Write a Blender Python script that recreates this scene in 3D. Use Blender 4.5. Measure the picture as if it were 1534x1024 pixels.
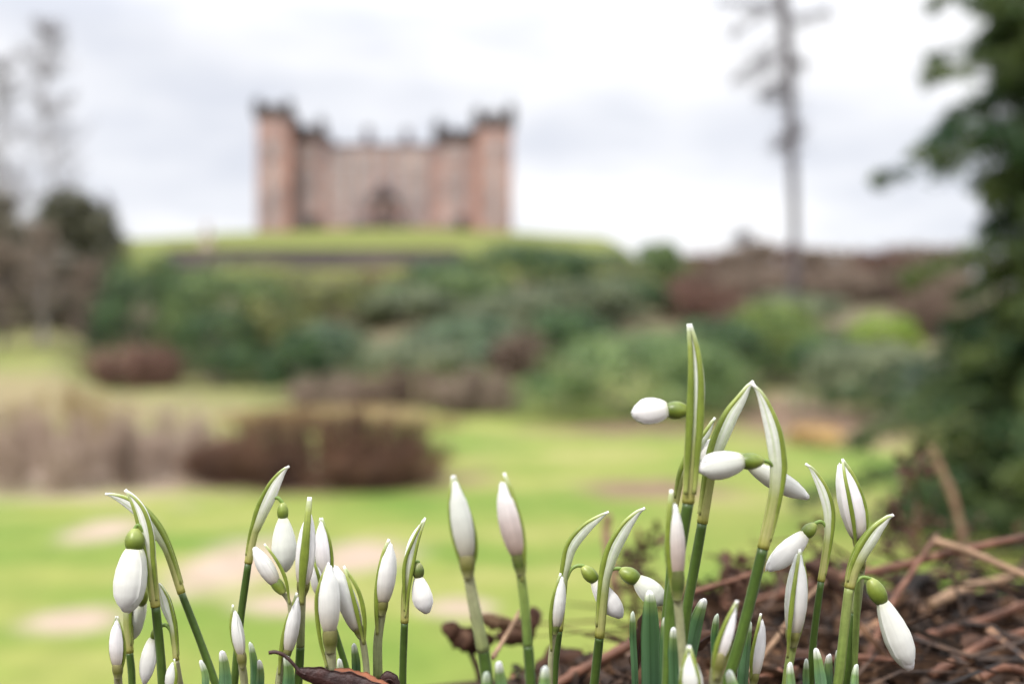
import bpy, math, random
import numpy as np
from mathutils import Vector

for o in list(bpy.data.objects):
    bpy.data.objects.remove(o)
S = bpy.context.scene
C = S.collection
R = math.radians
rng = np.random.default_rng(7)
random.seed(7)

# ------------------------------------------------------------------ camera
FPX = 1534 * 35.0 / 36.0            # focal length in photograph pixels
CX, CY, CZ = 767.0, 512.0, 3.0      # principal point, camera height above the lawn
cam_d = bpy.data.cameras.new('camera')
cam = bpy.data.objects.new('camera', cam_d)
C.objects.link(cam)
cam.location = (0, 0, CZ)
cam.rotation_euler = (R(90), 0, 0)
cam_d.lens = 35
cam_d.sensor_width = 36
cam_d.clip_start = 0.01
cam_d.clip_end = 6000
cam_d.dof.use_dof = True
cam_d.dof.focus_distance = 0.30
cam_d.dof.aperture_fstop = 5.2
cam_d.dof.aperture_blades = 0
S.camera = cam
S.render.resolution_x, S.render.resolution_y = 1024, 683

# ------------------------------------------------------------------ world: overcast sky
SUN_EL, SUN_AZ = R(52), R(218)       # azimuth measured from +Y towards +X
W = bpy.data.worlds.new('World')
S.world = W
W.use_nodes = True
nt = W.node_tree
nt.nodes.clear()
N = lambda t: nt.nodes.new(t)
L = lambda a, b: nt.links.new(a, b)
out = N('ShaderNodeOutputWorld')
bg = N('ShaderNodeBackground')
bg.inputs['Strength'].default_value = 0.1
L(bg.outputs[0], out.inputs[0])
sky = N('ShaderNodeTexSky')
sky.sky_type = 'NISHITA'
sky.sun_disc = False
sky.sun_elevation = SUN_EL
sky.sun_rotation = SUN_AZ
tc = N('ShaderNodeTexCoord')
mp = N('ShaderNodeMapping')
mp.inputs['Scale'].default_value = (1.0, 1.0, 3.2)
mp.inputs['Location'].default_value = (0.35, 0.0, 0.22)
L(tc.outputs['Generated'], mp.inputs[0])
nz = N('ShaderNodeTexNoise')
nz.inputs['Scale'].default_value = 3.1
nz.inputs['Detail'].default_value = 5
nz.inputs['Roughness'].default_value = 0.52
L(mp.outputs[0], nz.inputs['Vector'])
cr = N('ShaderNodeValToRGB')
cr.color_ramp.elements[0].position = 0.36
cr.color_ramp.elements[0].color = (0.71, 0.735, 0.81, 1)
cr.color_ramp.elements[1].position = 0.60
cr.color_ramp.elements[1].color = (1.0, 1.0, 1.02, 1)
L(nz.outputs['Fac'], cr.inputs[0])
sep = N('ShaderNodeSeparateXYZ')
L(tc.outputs['Generated'], sep.inputs[0])
mr = N('ShaderNodeMapRange')          # CIE overcast: the zenith is brighter than the horizon
mr.inputs['From Min'].default_value = 0.28
mr.inputs['From Max'].default_value = 1.0
mr.inputs['To Min'].default_value = 6.15
mr.inputs['To Max'].default_value = 23.0
L(sep.outputs['Z'], mr.inputs['Value'])
vm = N('ShaderNodeVectorMath')
vm.operation = 'SCALE'
L(cr.outputs[0], vm.inputs[0])
L(mr.outputs[0], vm.inputs['Scale'])
mx = N('ShaderNodeMixRGB')
mx.inputs[0].default_value = 0.965
L(sky.outputs[0], mx.inputs[1])
L(vm.outputs[0], mx.inputs[2])
L(mx.outputs[0], bg.inputs[0])

sun_d = bpy.data.lights.new('sun', 'SUN')
sun_d.energy = 2.0
sun_d.angle = R(12)
sun_d.color = (1.0, 0.96, 0.90)
sun = bpy.data.objects.new('sun', sun_d)
C.objects.link(sun)
sd = Vector((math.sin(SUN_AZ) * math.cos(SUN_EL), math.cos(SUN_AZ) * math.cos(SUN_EL), math.sin(SUN_EL)))
sun.rotation_euler = sd.to_track_quat('Z', 'Y').to_euler()
sun.location = (-5, -5, 12)

S.render.engine = 'CYCLES'
S.view_settings.view_transform = 'Standard'
S.view_settings.look = 'None'
S.view_settings.exposure = 0.85
S.view_settings.gamma = 1.0
S.cycles.max_bounces = 8
S.cycles.transparent_max_bounces = 8

# ------------------------------------------------------------------ materials
def new_mat(name):
    m = bpy.data.materials.new(name)
    m.use_nodes = True
    m.node_tree.nodes.clear()
    return m

class G:
    """tiny node-graph helper"""
    def __init__(s, m):
        s.t = m.node_tree
        s.o = s.t.nodes.new('ShaderNodeOutputMaterial')
    def n(s, typ, **kw):
        nd = s.t.nodes.new(typ)
        for k, v in kw.items():
            if k in nd.inputs.keys():
                nd.inputs[k].default_value = v
            else:
                setattr(nd, k, v)
        return nd
    def l(s, a, b):
        s.t.links.new(a, b)
    def ramp(s, fac, stops):
        r = s.n('ShaderNodeValToRGB')
        e = r.color_ramp.elements
        while len(e) < len(stops):
            e.new(0.5)
        for el, (p, c) in zip(e, stops):
            el.position = p
            el.color = (c[0], c[1], c[2], 1)
        s.l(fac, r.inputs[0])
        return r.outputs[0]
    def noise(s, vec, scale, detail=4, rough=0.55, sc=(1, 1, 1)):
        mp_ = s.n('ShaderNodeMapping')
        mp_.inputs['Scale'].default_value = sc
        s.l(vec, mp_.inputs[0])
        nz_ = s.n('ShaderNodeTexNoise', Scale=scale, Detail=detail, Roughness=rough)
        s.l(mp_.outputs[0], nz_.inputs['Vector'])
        return nz_.outputs['Fac']
    def mix(s, fac, a, b, mode='MIX'):
        m = s.n('ShaderNodeMixRGB')
        m.blend_type = mode
        for i, x in ((0, fac), (1, a), (2, b)):
            if isinstance(x, (int, float)):
                m.inputs[i].default_value = x
            elif isinstance(x, tuple):
                m.inputs[i].default_value = (x[0], x[1], x[2], 1)
            else:
                s.l(x, m.inputs[i])
        return m.outputs[0]
    def finish(s, col, rough=0.6, trans=0.0, tcol=None, bump=None, bstr=0.3, bdist=0.001, spec=0.4, sheen=0.0):
        p = s.n('ShaderNodeBsdfPrincipled')
        p.inputs['Roughness'].default_value = rough
        p.inputs['Specular IOR Level'].default_value = spec
        p.inputs['Sheen Weight'].default_value = sheen
        if isinstance(col, tuple):
            p.inputs['Base Color'].default_value = (*col, 1)
        else:
            s.l(col, p.inputs['Base Color'])
        if bump is not None:
            b = s.n('ShaderNodeBump', Strength=bstr, Distance=bdist)
            s.l(bump, b.inputs['Height'])
            s.l(b.outputs[0], p.inputs['Normal'])
        sh = p.outputs[0]
        if trans > 0:
            tr = s.n('ShaderNodeBsdfTranslucent')
            c2 = tcol if tcol is not None else col
            if isinstance(c2, tuple):
                tr.inputs['Color'].default_value = (*c2, 1)
            else:
                s.l(c2, tr.inputs['Color'])
            ms = s.n('ShaderNodeMixShader')
            ms.inputs[0].default_value = trans
            s.l(sh, ms.inputs[1])
            s.l(tr.outputs[0], ms.inputs[2])
            sh = ms.outputs[0]
        s.l(sh, s.o.inputs['Surface'])

def uvs(g):
    t = g.n('ShaderNodeTexCoord')
    sp = g.n('ShaderNodeSeparateXYZ')
    g.l(t.outputs['UV'], sp.inputs[0])
    return t.outputs['UV'], sp.outputs['X'], sp.outputs['Y'], t.outputs['Object']

def m_uv(name, stops, streak=0.25, rough=0.45, trans=0.15, bstr=0.25, usc=14, vsc=2.0, spec=0.4, sheen=0.0, mott=0.15, vein=None):
    """plant tissue: colour runs along the length (V), with fine lengthwise streaks and mottling"""
    m = new_mat(name)
    g = G(m)
    uv, u, v, ob = uvs(g)
    col = g.ramp(v, stops)
    oi = g.n('ShaderNodeObjectInfo')
    st = g.noise(uv, 1.0, 3, 0.6, (usc, vsc, 1))
    lo = g.ramp(st, [(0.3, vein if vein else (1 - streak,) * 3), (0.5, (1,) * 3) if vein else (0.5, (1 - streak * .32,) * 3), (0.7, (1 + streak * 0.35,) * 3)])
    col = g.mix(1.0, col, lo, 'MULTIPLY')
    mo = g.noise(ob, 420, 3, 0.6)
    col = g.mix(1.0, col, g.ramp(mo, [(0.35, (1 - mott,) * 3), (0.65, (1 + mott * 0.4,) * 3)]), 'MULTIPLY')
    rv = g.ramp(oi.outputs['Random'], [(0, (0.90, 0.93, 0.88)), (1, (1.06, 1.04, 1.08))])
    col = g.mix(1.0, col, rv, 'MULTIPLY')
    g.finish(col, rough, trans, None, st, bstr, 0.0004, spec, sheen)
    return m

M = {}
M['petal'] = m_uv('petal_white', [(0.0, (0.80, 0.80, 0.62)), (0.12, (0.86, 0.855, 0.80)), (1.0, (0.91, 0.905, 0.885))], 0.06, 0.55, 0.42, 0.25, 9, 0.5, 0.3, 0.05, 0.03)
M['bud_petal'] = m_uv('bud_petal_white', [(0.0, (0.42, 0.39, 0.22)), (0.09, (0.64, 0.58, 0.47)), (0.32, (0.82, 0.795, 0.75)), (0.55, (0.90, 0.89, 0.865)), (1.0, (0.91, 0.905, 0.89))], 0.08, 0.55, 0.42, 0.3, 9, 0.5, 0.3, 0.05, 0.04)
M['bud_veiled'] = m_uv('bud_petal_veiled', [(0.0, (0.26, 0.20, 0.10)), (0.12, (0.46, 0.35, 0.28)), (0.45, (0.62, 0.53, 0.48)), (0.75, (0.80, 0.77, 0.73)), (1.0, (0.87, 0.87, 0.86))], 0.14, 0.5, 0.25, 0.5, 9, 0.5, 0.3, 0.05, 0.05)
M['stem'] = m_uv('scape_green', [(0.0, (0.072, 0.125, 0.018)), (0.6, (0.080, 0.140, 0.018)), (1.0, (0.044, 0.090, 0.008))], 0.30, 0.42, 0.08, 0.3, 8, 1.2, 0.45, 0.12)
M['pale_stem'] = m_uv('scape_pale', [(0.0, (0.26, 0.31, 0.11)), (0.55, (0.36, 0.38, 0.20)), (1.0, (0.40, 0.40, 0.22))], 0.28, 0.42, 0.2, 0.3, 8, 1.2, 0.4, 0.05)
M['mid_stem'] = m_uv('scape_mid', [(0.0, (0.15, 0.24, 0.05)), (0.7, (0.22, 0.30, 0.07)), (1.0, (0.30, 0.36, 0.11))], 0.28, 0.42, 0.15, 0.3, 8, 1.2, 0.4, 0.05)
M['spathe'] = m_uv('spathe_membrane', [(0.0, (0.44, 0.42, 0.09)), (0.08, (0.52, 0.50, 0.20)), (0.30, (0.42, 0.45, 0.16)), (0.46, (0.66, 0.69, 0.50)), (0.65, (0.84, 0.85, 0.79)), (1.0, (0.88, 0.88, 0.84))], 0.16, 0.5, 0.40, 0.5, 11, 1.1, 0.3, 0.0, 0.08, (0.62, 0.72, 0.38))
M['rib'] = m_uv('spathe_rib', [(0.0, (0.34, 0.37, 0.10)), (0.2, (0.17, 0.225, 0.026)), (0.65, (0.185, 0.245, 0.028)), (0.86, (0.30, 0.36, 0.075)), (0.955, (0.50, 0.56, 0.30)), (0.985, (0.85, 0.85, 0.80))], 0.22, 0.42, 0.12, 0.3, 6, 2.0, 0.4, 0.08)
M['pedicel'] = m_uv('pedicel_green', [(0.0, (0.24, 0.33, 0.08)), (1.0, (0.17, 0.27, 0.05))], 0.2, 0.4, 0.12, 0.2, 6, 2.0, 0.4, 0.05)
M['ovary'] = m_uv('ovary_green', [(0.0, (0.34, 0.38, 0.10)), (0.3, (0.20, 0.255, 0.034)), (0.75, (0.115, 0.165, 0.016)), (1.0, (0.13, 0.17, 0.022))], 0.2, 0.38, 0.08, 0.25, 7, 1.5, 0.5, 0.05)
M['ovary_dark'] = m_uv('ovary_dark', [(0.0, (0.34, 0.35, 0.16)), (0.15, (0.20, 0.22, 0.07)), (0.42, (0.07, 0.105, 0.016)), (1.0, (0.12, 0.13, 0.035))], 0.25, 0.42, 0.06, 0.25, 7, 1.5, 0.4, 0.05)
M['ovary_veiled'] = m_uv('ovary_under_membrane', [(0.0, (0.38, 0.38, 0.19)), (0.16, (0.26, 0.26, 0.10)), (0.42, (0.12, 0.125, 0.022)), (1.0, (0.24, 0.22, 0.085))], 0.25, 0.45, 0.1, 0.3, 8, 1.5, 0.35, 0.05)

def m_leaf():
    m = new_mat('snowdrop_leaf_glaucous')
    g = G(m)
    uv, u, v, ob = uvs(g)
    col = g.ramp(v, [(0.0, (0.024, 0.056, 0.022)), (0.5, (0.034, 0.086, 0.034)), (0.86, (0.054, 0.128, 0.040)), (0.935, (0.17, 0.26, 0.07)), (0.968, (0.72, 0.74, 0.58)), (0.985, (0.90, 0.90, 0.86))])
    st = g.noise(uv, 1.0, 4, 0.6, (26, 0.8, 1))
    col = g.mix(1.0, col, g.ramp(st, [(0.3, (0.62, 0.66, 0.62)), (0.7, (1.22, 1.22, 1.25))]), 'MULTIPLY')
    col = g.mix(1.0, col, g.ramp(u, [(0.0, (1.15, 1.15, 1.1)), (0.42, (0.95, 0.97, 0.95)), (0.5, (0.55, 0.62, 0.5)), (0.58, (0.95, 0.97, 0.95)), (1.0, (1.15, 1.15, 1.1))]), 'MULTIPLY')
    oi = g.n('ShaderNodeObjectInfo')
    col = g.mix(1.0, col, g.ramp(oi.outputs['Random'], [(0, (0.85, 0.95, 0.85)), (1, (1.15, 1.1, 1.25))]), 'MULTIPLY')
    g.finish(col, 0.42, 0.12, None, st, 0.5, 0.0005, 0.45, 0.15)
    return m
M['leaf'] = m_leaf()

def m_obj(name, stops, scale, rough=0.8, trans=0.0, detail=6, bstr=0.5, bdist=0.002, sc=(1, 1, 1), spec=0.3, island=0.0):
    m = new_mat(name)
    g = G(m)
    t = g.n('ShaderNodeTexCoord')
    nz_ = g.noise(t.outputs['Object'], scale, detail, 0.6, sc)
    col = g.ramp(nz_, stops)
    if island:
        ge = g.n('ShaderNodeNewGeometry')
        col = g.mix(1.0, col, g.ramp(ge.outputs['Random Per Island'], [(0, (1 - island,) * 3), (1, (1 + island,) * 3)]), 'MULTIPLY')
    g.finish(col, rough, trans, None, nz_, bstr, bdist, spec)
    return m

def foliage(name, a, b, scale=0.9, trans=0.08, isl=0.45, rough=0.5):
    m = new_mat(name)
    g = G(m)
    t = g.n('ShaderNodeTexCoord')
    nz_ = g.noise(t.outputs['Object'], scale, 4, 0.6)
    col = g.ramp(nz_, [(0.38, a), (0.62, b)])
    ge = g.n('ShaderNodeNewGeometry')
    col = g.mix(1.0, col, g.ramp(ge.outputs['Random Per Island'], [(0, (1 - isl,) * 3), (1, (1 + isl,) * 3)]), 'MULTIPLY')
    g.finish(col, rough, trans, None, None, 0, 0, 0.4)
    return m

M['dead_dark'] = m_obj('dead_leaf_maroon', [(0.3, (0.012, 0.006, 0.006)), (0.6, (0.045, 0.016, 0.013)), (0.8, (0.09, 0.03, 0.02))], 220, 0.5, 0.05, 8, 0.9, 0.0012, spec=0.4)
M['dead_orange'] = m_obj('dead_leaf_orange', [(0.3, (0.16, 0.05, 0.022)), (0.7, (0.36, 0.13, 0.06))], 160, 0.5, 0.15, 6, 0.6, 0.0008)
M['dead_brown'] = m_obj('dead_leaf_brown', [(0.3, (0.020, 0.010, 0.008)), (0.55, (0.080, 0.038, 0.022)), (0.75, (0.22, 0.135, 0.085))], 110, 0.7, 0.12, 6, 0.8, 0.001)
M['twig_red'] = m_obj('dead_stem_russet', [(0.3, (0.045, 0.019, 0.011)), (0.55, (0.135, 0.058, 0.033)), (0.78, (0.27, 0.15, 0.095))], 130, 0.6, 0.0, 6, 0.7, 0.0008, (0.35, 1, 1))
M['twig_tan'] = m_obj('dead_stem_tan', [(0.3, (0.10, 0.058, 0.032)), (0.7, (0.30, 0.19, 0.115))], 130, 0.7, 0.0, 6, 0.7, 0.0008, (0.35, 1, 1))
M['litter'] = m_obj('leaf_litter_brown', [(0.3, (0.006, 0.004, 0.003)), (0.5, (0.034, 0.017, 0.009)), (0.74, (0.21, 0.115, 0.062))], 70, 0.65, 0.1, 6, 0.6, 0.001, island=0.85)

M['bark'] = m_obj('bark_grey_brown', [(0.3, (0.05, 0.042, 0.04)), (0.7, (0.17, 0.145, 0.135))], 6, 0.9, 0, 6, 0.8, 0.02, (1, 1, 0.25))
M['bark_pine'] = m_obj('bark_pine', [(0.3, (0.05, 0.042, 0.046)), (0.7, (0.13, 0.115, 0.12))], 5, 0.9, 0, 6, 0.8, 0.03, (1, 1, 0.25))
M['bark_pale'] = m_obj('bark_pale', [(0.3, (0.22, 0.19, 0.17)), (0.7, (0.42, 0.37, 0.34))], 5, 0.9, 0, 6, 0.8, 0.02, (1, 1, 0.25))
M['twig_grey'] = foliage('twigs_grey', (0.12, 0.11, 0.12), (0.22, 0.205, 0.225), 1.0, 0.0, 0.3, 0.9)
M['twig_brown'] = foliage('twigs_brown', (0.095, 0.062, 0.046), (0.22, 0.155, 0.118), 1.0, 0.0, 0.35, 0.9)
M['twig_maroon'] = foliage('twigs_maroon', (0.05, 0.022, 0.013), (0.155, 0.08, 0.047), 1.2, 0.0, 0.4, 0.85)
M['twig_red_bg'] = foliage('twigs_red', (0.105, 0.055, 0.042), (0.235, 0.135, 0.1), 1.0, 0.0, 0.35, 0.9)
M['twig_pink'] = foliage('twigs_pale_pink', (0.27, 0.19, 0.145), (0.47, 0.36, 0.29), 0.6, 0.1, 0.3, 0.9)
M['twig_straw'] = foliage('straw_yellow', (0.25, 0.18, 0.075), (0.38, 0.29, 0.15), 0.6, 0.1, 0.3, 0.9)
M['orange_leaf'] = foliage('orange_tan_foliage', (0.42, 0.26, 0.10), (0.58, 0.40, 0.18), 0.9, 0.15, 0.3, 0.8)
M['fol_dark'] = foliage('foliage_dark_green', (0.01, 0.036, 0.008), (0.062, 0.122, 0.032))  # shrub greens: low ends darkened to paint shadow between clumps, atop leaf variation
M['fol_mid'] = foliage('foliage_mid_green', (0.03, 0.068, 0.014), (0.145, 0.205, 0.056))
M['fol_fresh'] = foliage('foliage_fresh_green', (0.03, 0.078, 0.014), (0.185, 0.265, 0.085))
M['twig_fawn'] = foliage('twigs_fawn', (0.16, 0.118, 0.088), (0.31, 0.24, 0.185), 1.0, 0.0, 0.35, 0.9)
M['twig_haze'] = foliage('twigs_hazy_grey', (0.22, 0.21, 0.225), (0.36, 0.345, 0.37), 1.0, 0.0, 0.3, 0.9)  # lighter grey: haze over the distant trees is put into the twig colour
M['fol_blue'] = foliage('foliage_blue_green', (0.024, 0.062, 0.026), (0.125, 0.18, 0.088))
M['fol_grey'] = foliage('foliage_grey_green', (0.044, 0.066, 0.028), (0.185, 0.212, 0.11))
M['fol_olive'] = foliage('foliage_olive', (0.05, 0.062, 0.012), (0.195, 0.205, 0.056))
M['fol_bright'] = foliage('foliage_bright_green', (0.05, 0.095, 0.012), (0.175, 0.235, 0.042))
M['fol_lime'] = foliage('foliage_lime', (0.11, 0.185, 0.012), (0.22, 0.3, 0.035))
M['fol_conifer'] = foliage('foliage_conifer', (0.02, 0.062, 0.026), (0.115, 0.15, 0.04), 0.8, 0.15, 0.5)
M['fol_conifer_blue'] = foliage('foliage_conifer_blue', (0.03, 0.06, 0.045), (0.075, 0.115, 0.085), 0.8, 0.12, 0.5)
M['fol_hedge'] = foliage('foliage_dull_evergreen', (0.04, 0.042, 0.018), (0.115, 0.112, 0.06), 0.7)

M['fol_hedge_pale'] = foliage('foliage_grey_olive', (0.12, 0.105, 0.075), (0.21, 0.185, 0.135), 0.7)

def stone(name, a, b, cmort, bw=0.9, bh=0.42):
    m = new_mat(name)
    g = G(m)
    t = g.n('ShaderNodeTexCoord')
    mpn = g.n('ShaderNodeMapping')
    mpn.inputs['Rotation'].default_value = (R(90), 0, 0)
    g.l(t.outputs['Object'], mpn.inputs[0])
    br = g.n('ShaderNodeTexBrick', Scale=1.0)
    br.inputs['Color1'].default_value = (*a, 1)
    br.inputs['Color2'].default_value = (*b, 1)
    br.inputs['Mortar'].default_value = (*cmort, 1)
    br.inputs['Mortar Size'].default_value = 0.015
    br.inputs['Brick Width'].default_value = bw
    br.inputs['Row Height'].default_value = bh
    g.l(mpn.outputs[0], br.inputs['Vector'])
    nz_ = g.noise(t.outputs['Object'], 0.16, 7, 0.68)
    col = g.mix(1.0, br.outputs['Color'], g.ramp(nz_, [(0.32, (0.58, 0.58, 0.62)), (0.5, (0.98, 0.96, 0.95)), (0.68, (1.32, 1.2, 1.14))]), 'MULTIPLY')
    g.finish(col, 0.9, 0, None, br.outputs['Fac'], 0.3, 0.02, 0.2)
    return m
M['stone'] = stone('castle_sandstone', (0.37, 0.255, 0.235), (0.31, 0.215, 0.20), (0.25, 0.185, 0.175))
M['stone_dark'] = stone('castle_weathered_stone', (0.115, 0.095, 0.10), (0.085, 0.072, 0.078), (0.06, 0.055, 0.06))
M['stone_quoin'] = stone('castle_red_quoins', (0.40, 0.205, 0.145), (0.34, 0.175, 0.125), (0.3, 0.17, 0.12), 0.7, 0.5)
M['stone_pale'] = stone('castle_pale_dressings', (0.50, 0.405, 0.375), (0.46, 0.37, 0.345), (0.3, 0.25, 0.22))
M['lead'] = m_obj('lead_roof', [(0.3, (0.075, 0.08, 0.095)), (0.7, (0.14, 0.145, 0.16))], 2, 0.6, 0, 4, 0.3, 0.02)
M['glass'] = m_obj('window_glass', [(0.3, (0.12, 0.135, 0.155)), (0.7, (0.34, 0.36, 0.39))], 0.35, 0.12, 0, 3, 0.05, 0.01, spec=0.8)  # pale greys paint the sky's reflection into the panes
M['dark_wood'] = m_obj('door_oak', [(0.3, (0.03, 0.022, 0.02)), (0.7, (0.06, 0.045, 0.04))], 3, 0.6)
M['wall_stone'] = stone('terrace_wall_stone', (0.125, 0.105, 0.108), (0.095, 0.08, 0.085), (0.07, 0.06, 0.065), 0.8, 0.35)

# ------------------------------------------------------------------ terrain
def sst(a, b, x):
    t = np.clip((x - a) / (b - a), 0, 1)
    return t * t * (3 - 2 * t)

TA = ([-50, 0, 6, 34, 45, 60, 80, 100, 150, 154, 200, 222, 262, 330, 600, 5000], [0, 0, 0, 0, 0.7, 2.2, 4.6, 7.0, 12.6, 16.4, 24.4, 28.35, 28.5, 20, 2, 0])
TL = ([-50, 0, 6, 50, 62, 80, 100, 150, 154, 200, 222, 262, 330, 600, 5000], [0, 0, 0, 0, 0.3, 2.6, 6.0, 12.6, 16.4, 24.4, 28.2, 28.3, 20, 2, 0])
TR = ([-50, 0, 6, 34, 50, 80, 100, 120, 200, 400, 5000], [0, 0, 0, 0, 1.0, 4.2, 6.6, 9.0, 15, 12, 2])

def terr(x, y):
    x = np.asarray(x, float)
    y = np.asarray(y, float)
    s = x / np.maximum(y, 3.0)
    a = np.interp(y, *TA)
    l = np.interp(y, *TL)
    r = np.interp(y, *TR)
    wl = sst(-0.10, -0.24, s)
    z = a * (1 - wl) + l * wl
    wr = np.maximum(sst(0.085, 0.20, s), sst(-0.39, -0.47, s))
    z = z * (1 - wr) + r * wr
    z = z - np.clip(2.4 * ((s + 0.139) / 0.25) ** 2, 0, 4) * sst(150, 200, y) * (1 - sst(400, 600, y))
    far = np.clip((y - 8) / 30, 0, 1)
    z = z + far * 0.10 * np.sin(x * 0.31 + 1.3) * np.cos(y * 0.23) + far * 0.05 * np.sin(x * 0.9) * np.sin(y * 0.7)
    # the bank the photographer lies on
    edge = 0.385 + 0.16 * sst(0.03, 0.14, x) + 0.02 * np.sin(x * 9)
    top = 2.866 - 0.019 * sst(0.03, 0.15, x) * sst(0.34, 0.46, y) + 0.004 * np.sin(x * 31 + 2) * np.cos(y * 27) + 0.02 * np.clip(-y, 0, 20)
    drop = np.clip(y - edge, 0, None)
    bank = top - 0.62 * drop * np.clip(0.4 + drop * 2, 0.4, 1)
    k = sst(0, 1, (bank - z + 0.25) / 0.5)
    return np.where(y < 12, z * (1 - k) + np.maximum(bank, z) * k, z)

def tz(x, y):
    return float(terr(x, y))

def at(px, D):
    return (px - CX) / FPX * D

def P(px, py, D):
    return Vector(((px - CX) / FPX * D, D, CZ - (py - CY) / FPX * D))

# ------------------------------------------------------------------ mesh helpers
def mesh_obj(name, v, f, mat, parent=None, uv=None, smooth=True, origin=None):
    v = np.asarray(v, dtype=np.float64).reshape(-1, 3)
    if parent is not None:
        q, off = parent, np.zeros(3)
        while q is not None:
            off = off + np.array(q.location)
            q = q.parent
        v = v - off
        org = (0, 0, 0)
    elif origin is not None:
        v = v - np.array(origin)
        org = origin
    else:
        org = (0, 0, 0)
    me = bpy.data.meshes.new(name)
    if isinstance(f, np.ndarray):
        k = f.shape[1]
        nf = f.shape[0]
        me.vertices.add(len(v))
        me.vertices.foreach_set('co', v.astype(np.float32).ravel())
        me.loops.add(nf * k)
        me.loops.foreach_set('vertex_index', f.astype(np.int32).ravel())
        me.polygons.add(nf)
        me.polygons.foreach_set('loop_start', np.arange(0, nf * k, k, dtype=np.int32))
        me.polygons.foreach_set('loop_total', np.full(nf, k, dtype=np.int32))
        me.update(calc_edges=True)
    else:
        me.from_pydata([tuple(p) for p in v], [], f)
    if uv is not None:
        ul = me.uv_layers.new(name='UVMap')
        li = np.zeros(len(me.loops), dtype=np.int32)
        me.loops.foreach_get('vertex_index', li)
        ul.data.foreach_set('uv', np.asarray(uv, dtype=np.float32)[li].ravel())
    me.polygons.foreach_set('use_smooth', np.full(len(me.polygons), smooth, dtype=bool))
    me.materials.append(mat)
    me.update()
    o = bpy.data.objects.new(name, me)
    C.objects.link(o)
    o.location = org
    if parent is not None:
        o.parent = parent
    return o

def thing(name, label, cat, loc, group=None):
    o = bpy.data.objects.new(name, None)
    C.objects.link(o)
    o.location = loc
    o.empty_display_size = 0.02
    o['label'] = label
    o['category'] = cat
    if group:
        o['group'] = group
    return o

def tag(o, label, cat, group=None):
    o['label'] = label
    o['category'] = cat
    if group:
        o['group'] = group
    return o

def setting(o, kind='structure'):
    o['kind'] = kind
    return o

class MB:
    def __init__(s):
        s.v, s.f, s.uv = [], [], []
    def grid(s, pts, nu, nv, uv, close_u=False, caps=False):
        """pts laid out row by row: nv rows of nu points"""
        o = len(s.v)
        s.v += pts
        s.uv += uv
        mu = nu if close_u else nu - 1
        for j in range(nv - 1):
            for i in range(mu):
                i2 = (i + 1) % nu
                s.f.append((o + j * nu + i, o + j * nu + i2, o + (j + 1) * nu + i2, o + (j + 1) * nu + i))
        if caps:
            s.f.append(tuple(o + i for i in reversed(range(nu))))
            s.f.append(tuple(o + (nv - 1) * nu + i for i in range(nu)))
    def box(s, x0, x1, y0, y1, z0, z1):
        o = len(s.v)
        for z in (z0, z1):
            s.v += [(x0, y0, z), (x1, y0, z), (x1, y1, z), (x0, y1, z)]
        s.uv += [(0, 0)] * 8
        for q in ((3, 2, 1, 0), (4, 5, 6, 7), (0, 1, 5, 4), (1, 2, 6, 5), (2, 3, 7, 6), (3, 0, 4, 7)):
            s.f.append(tuple(o + i for i in q))
    def lathe(s, cx, cy, prof, n=14):
        pts, uv = [], []
        for j, (r, z) in enumerate(prof):
            for i in range(n):
                a = 2 * math.pi * i / n
                pts.append((cx + r * math.cos(a), cy + r * math.sin(a), z))
                uv.append((i / n, j / len(prof)))
        s.grid(pts, n, len(prof), uv, True, True)
    def build(s, name, mat, parent=None, smooth=True, origin=None):
        return mesh_obj(name, s.v, s.f, mat, parent, s.uv, smooth, origin)

def catmull(pts, per=8):
    p = [np.array(q, float) for q in pts]
    if len(p) == 2:
        return [p[0] + (p[1] - p[0]) * i / per for i in range(per + 1)]
    p = [2 * p[0] - p[1]] + p + [2 * p[-1] - p[-2]]
    out_ = []
    for i in range(1, len(p) - 2):
        a, b, c, d = p[i - 1], p[i], p[i + 1], p[i + 2]
        for k in range(per):
            t = k / per
            out_.append(0.5 * ((2 * b) + (c - a) * t + (2 * a - 5 * b + 4 * c - d) * t * t + (-a + 3 * b - 3 * c + d) * t ** 3))
    out_.append(p[-2])
    return out_

def arclen(pts):
    d = [0.0]
    for a, b in zip(pts, pts[1:]):
        d.append(d[-1] + float(np.linalg.norm(np.array(b) - np.array(a))))
    return [x / max(d[-1], 1e-12) for x in d]

def frames(pts):
    """tangent, image-right normal, depth direction for each point"""
    fr = []
    n = len(pts)
    for i in range(n):
        a = Vector(pts[max(i - 1, 0)])
        b = Vector(pts[min(i + 1, n - 1)])
        T = (b - a).normalized()
        ref = Vector((0, 1, 0)) if abs(T.y) < 0.95 else Vector((0, 0, 1))
        B = (ref - T * T.dot(ref)).normalized()
        fr.append((T, B.cross(T), B))
    return fr

def sweep(mb, pts, sec, n=12, caps=True, v0=0.0, v1=1.0, jitter=0.0):
    """sec(t) -> (half width in normal dir, half depth, offset in normal dir, offset in depth)"""
    t = arclen(pts)
    fr = frames(pts)
    P_, U_ = [], []
    for p, (T, Nn, B), tt in zip(pts, fr, t):
        a, b, on, od = sec(tt)
        p = Vector(p)
        for i in range(n):
            an = 2 * math.pi * i / n
            j = 1 + (random.uniform(-jitter, jitter) if jitter else 0)
            P_.append(tuple(p + Nn * (on + a * j * math.cos(an)) + B * (od + b * j * math.sin(an))))
            U_.append((i / n, v0 + (v1 - v0) * tt))
    mb.grid(P_, n, len(pts), U_, True, caps)

def tube(mb, pts, r0, r1, n=10, **kw):
    sweep(mb, pts, lambda t: (r0 + (r1 - r0) * t, r0 + (r1 - r0) * t, 0, 0), n, **kw)

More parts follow.
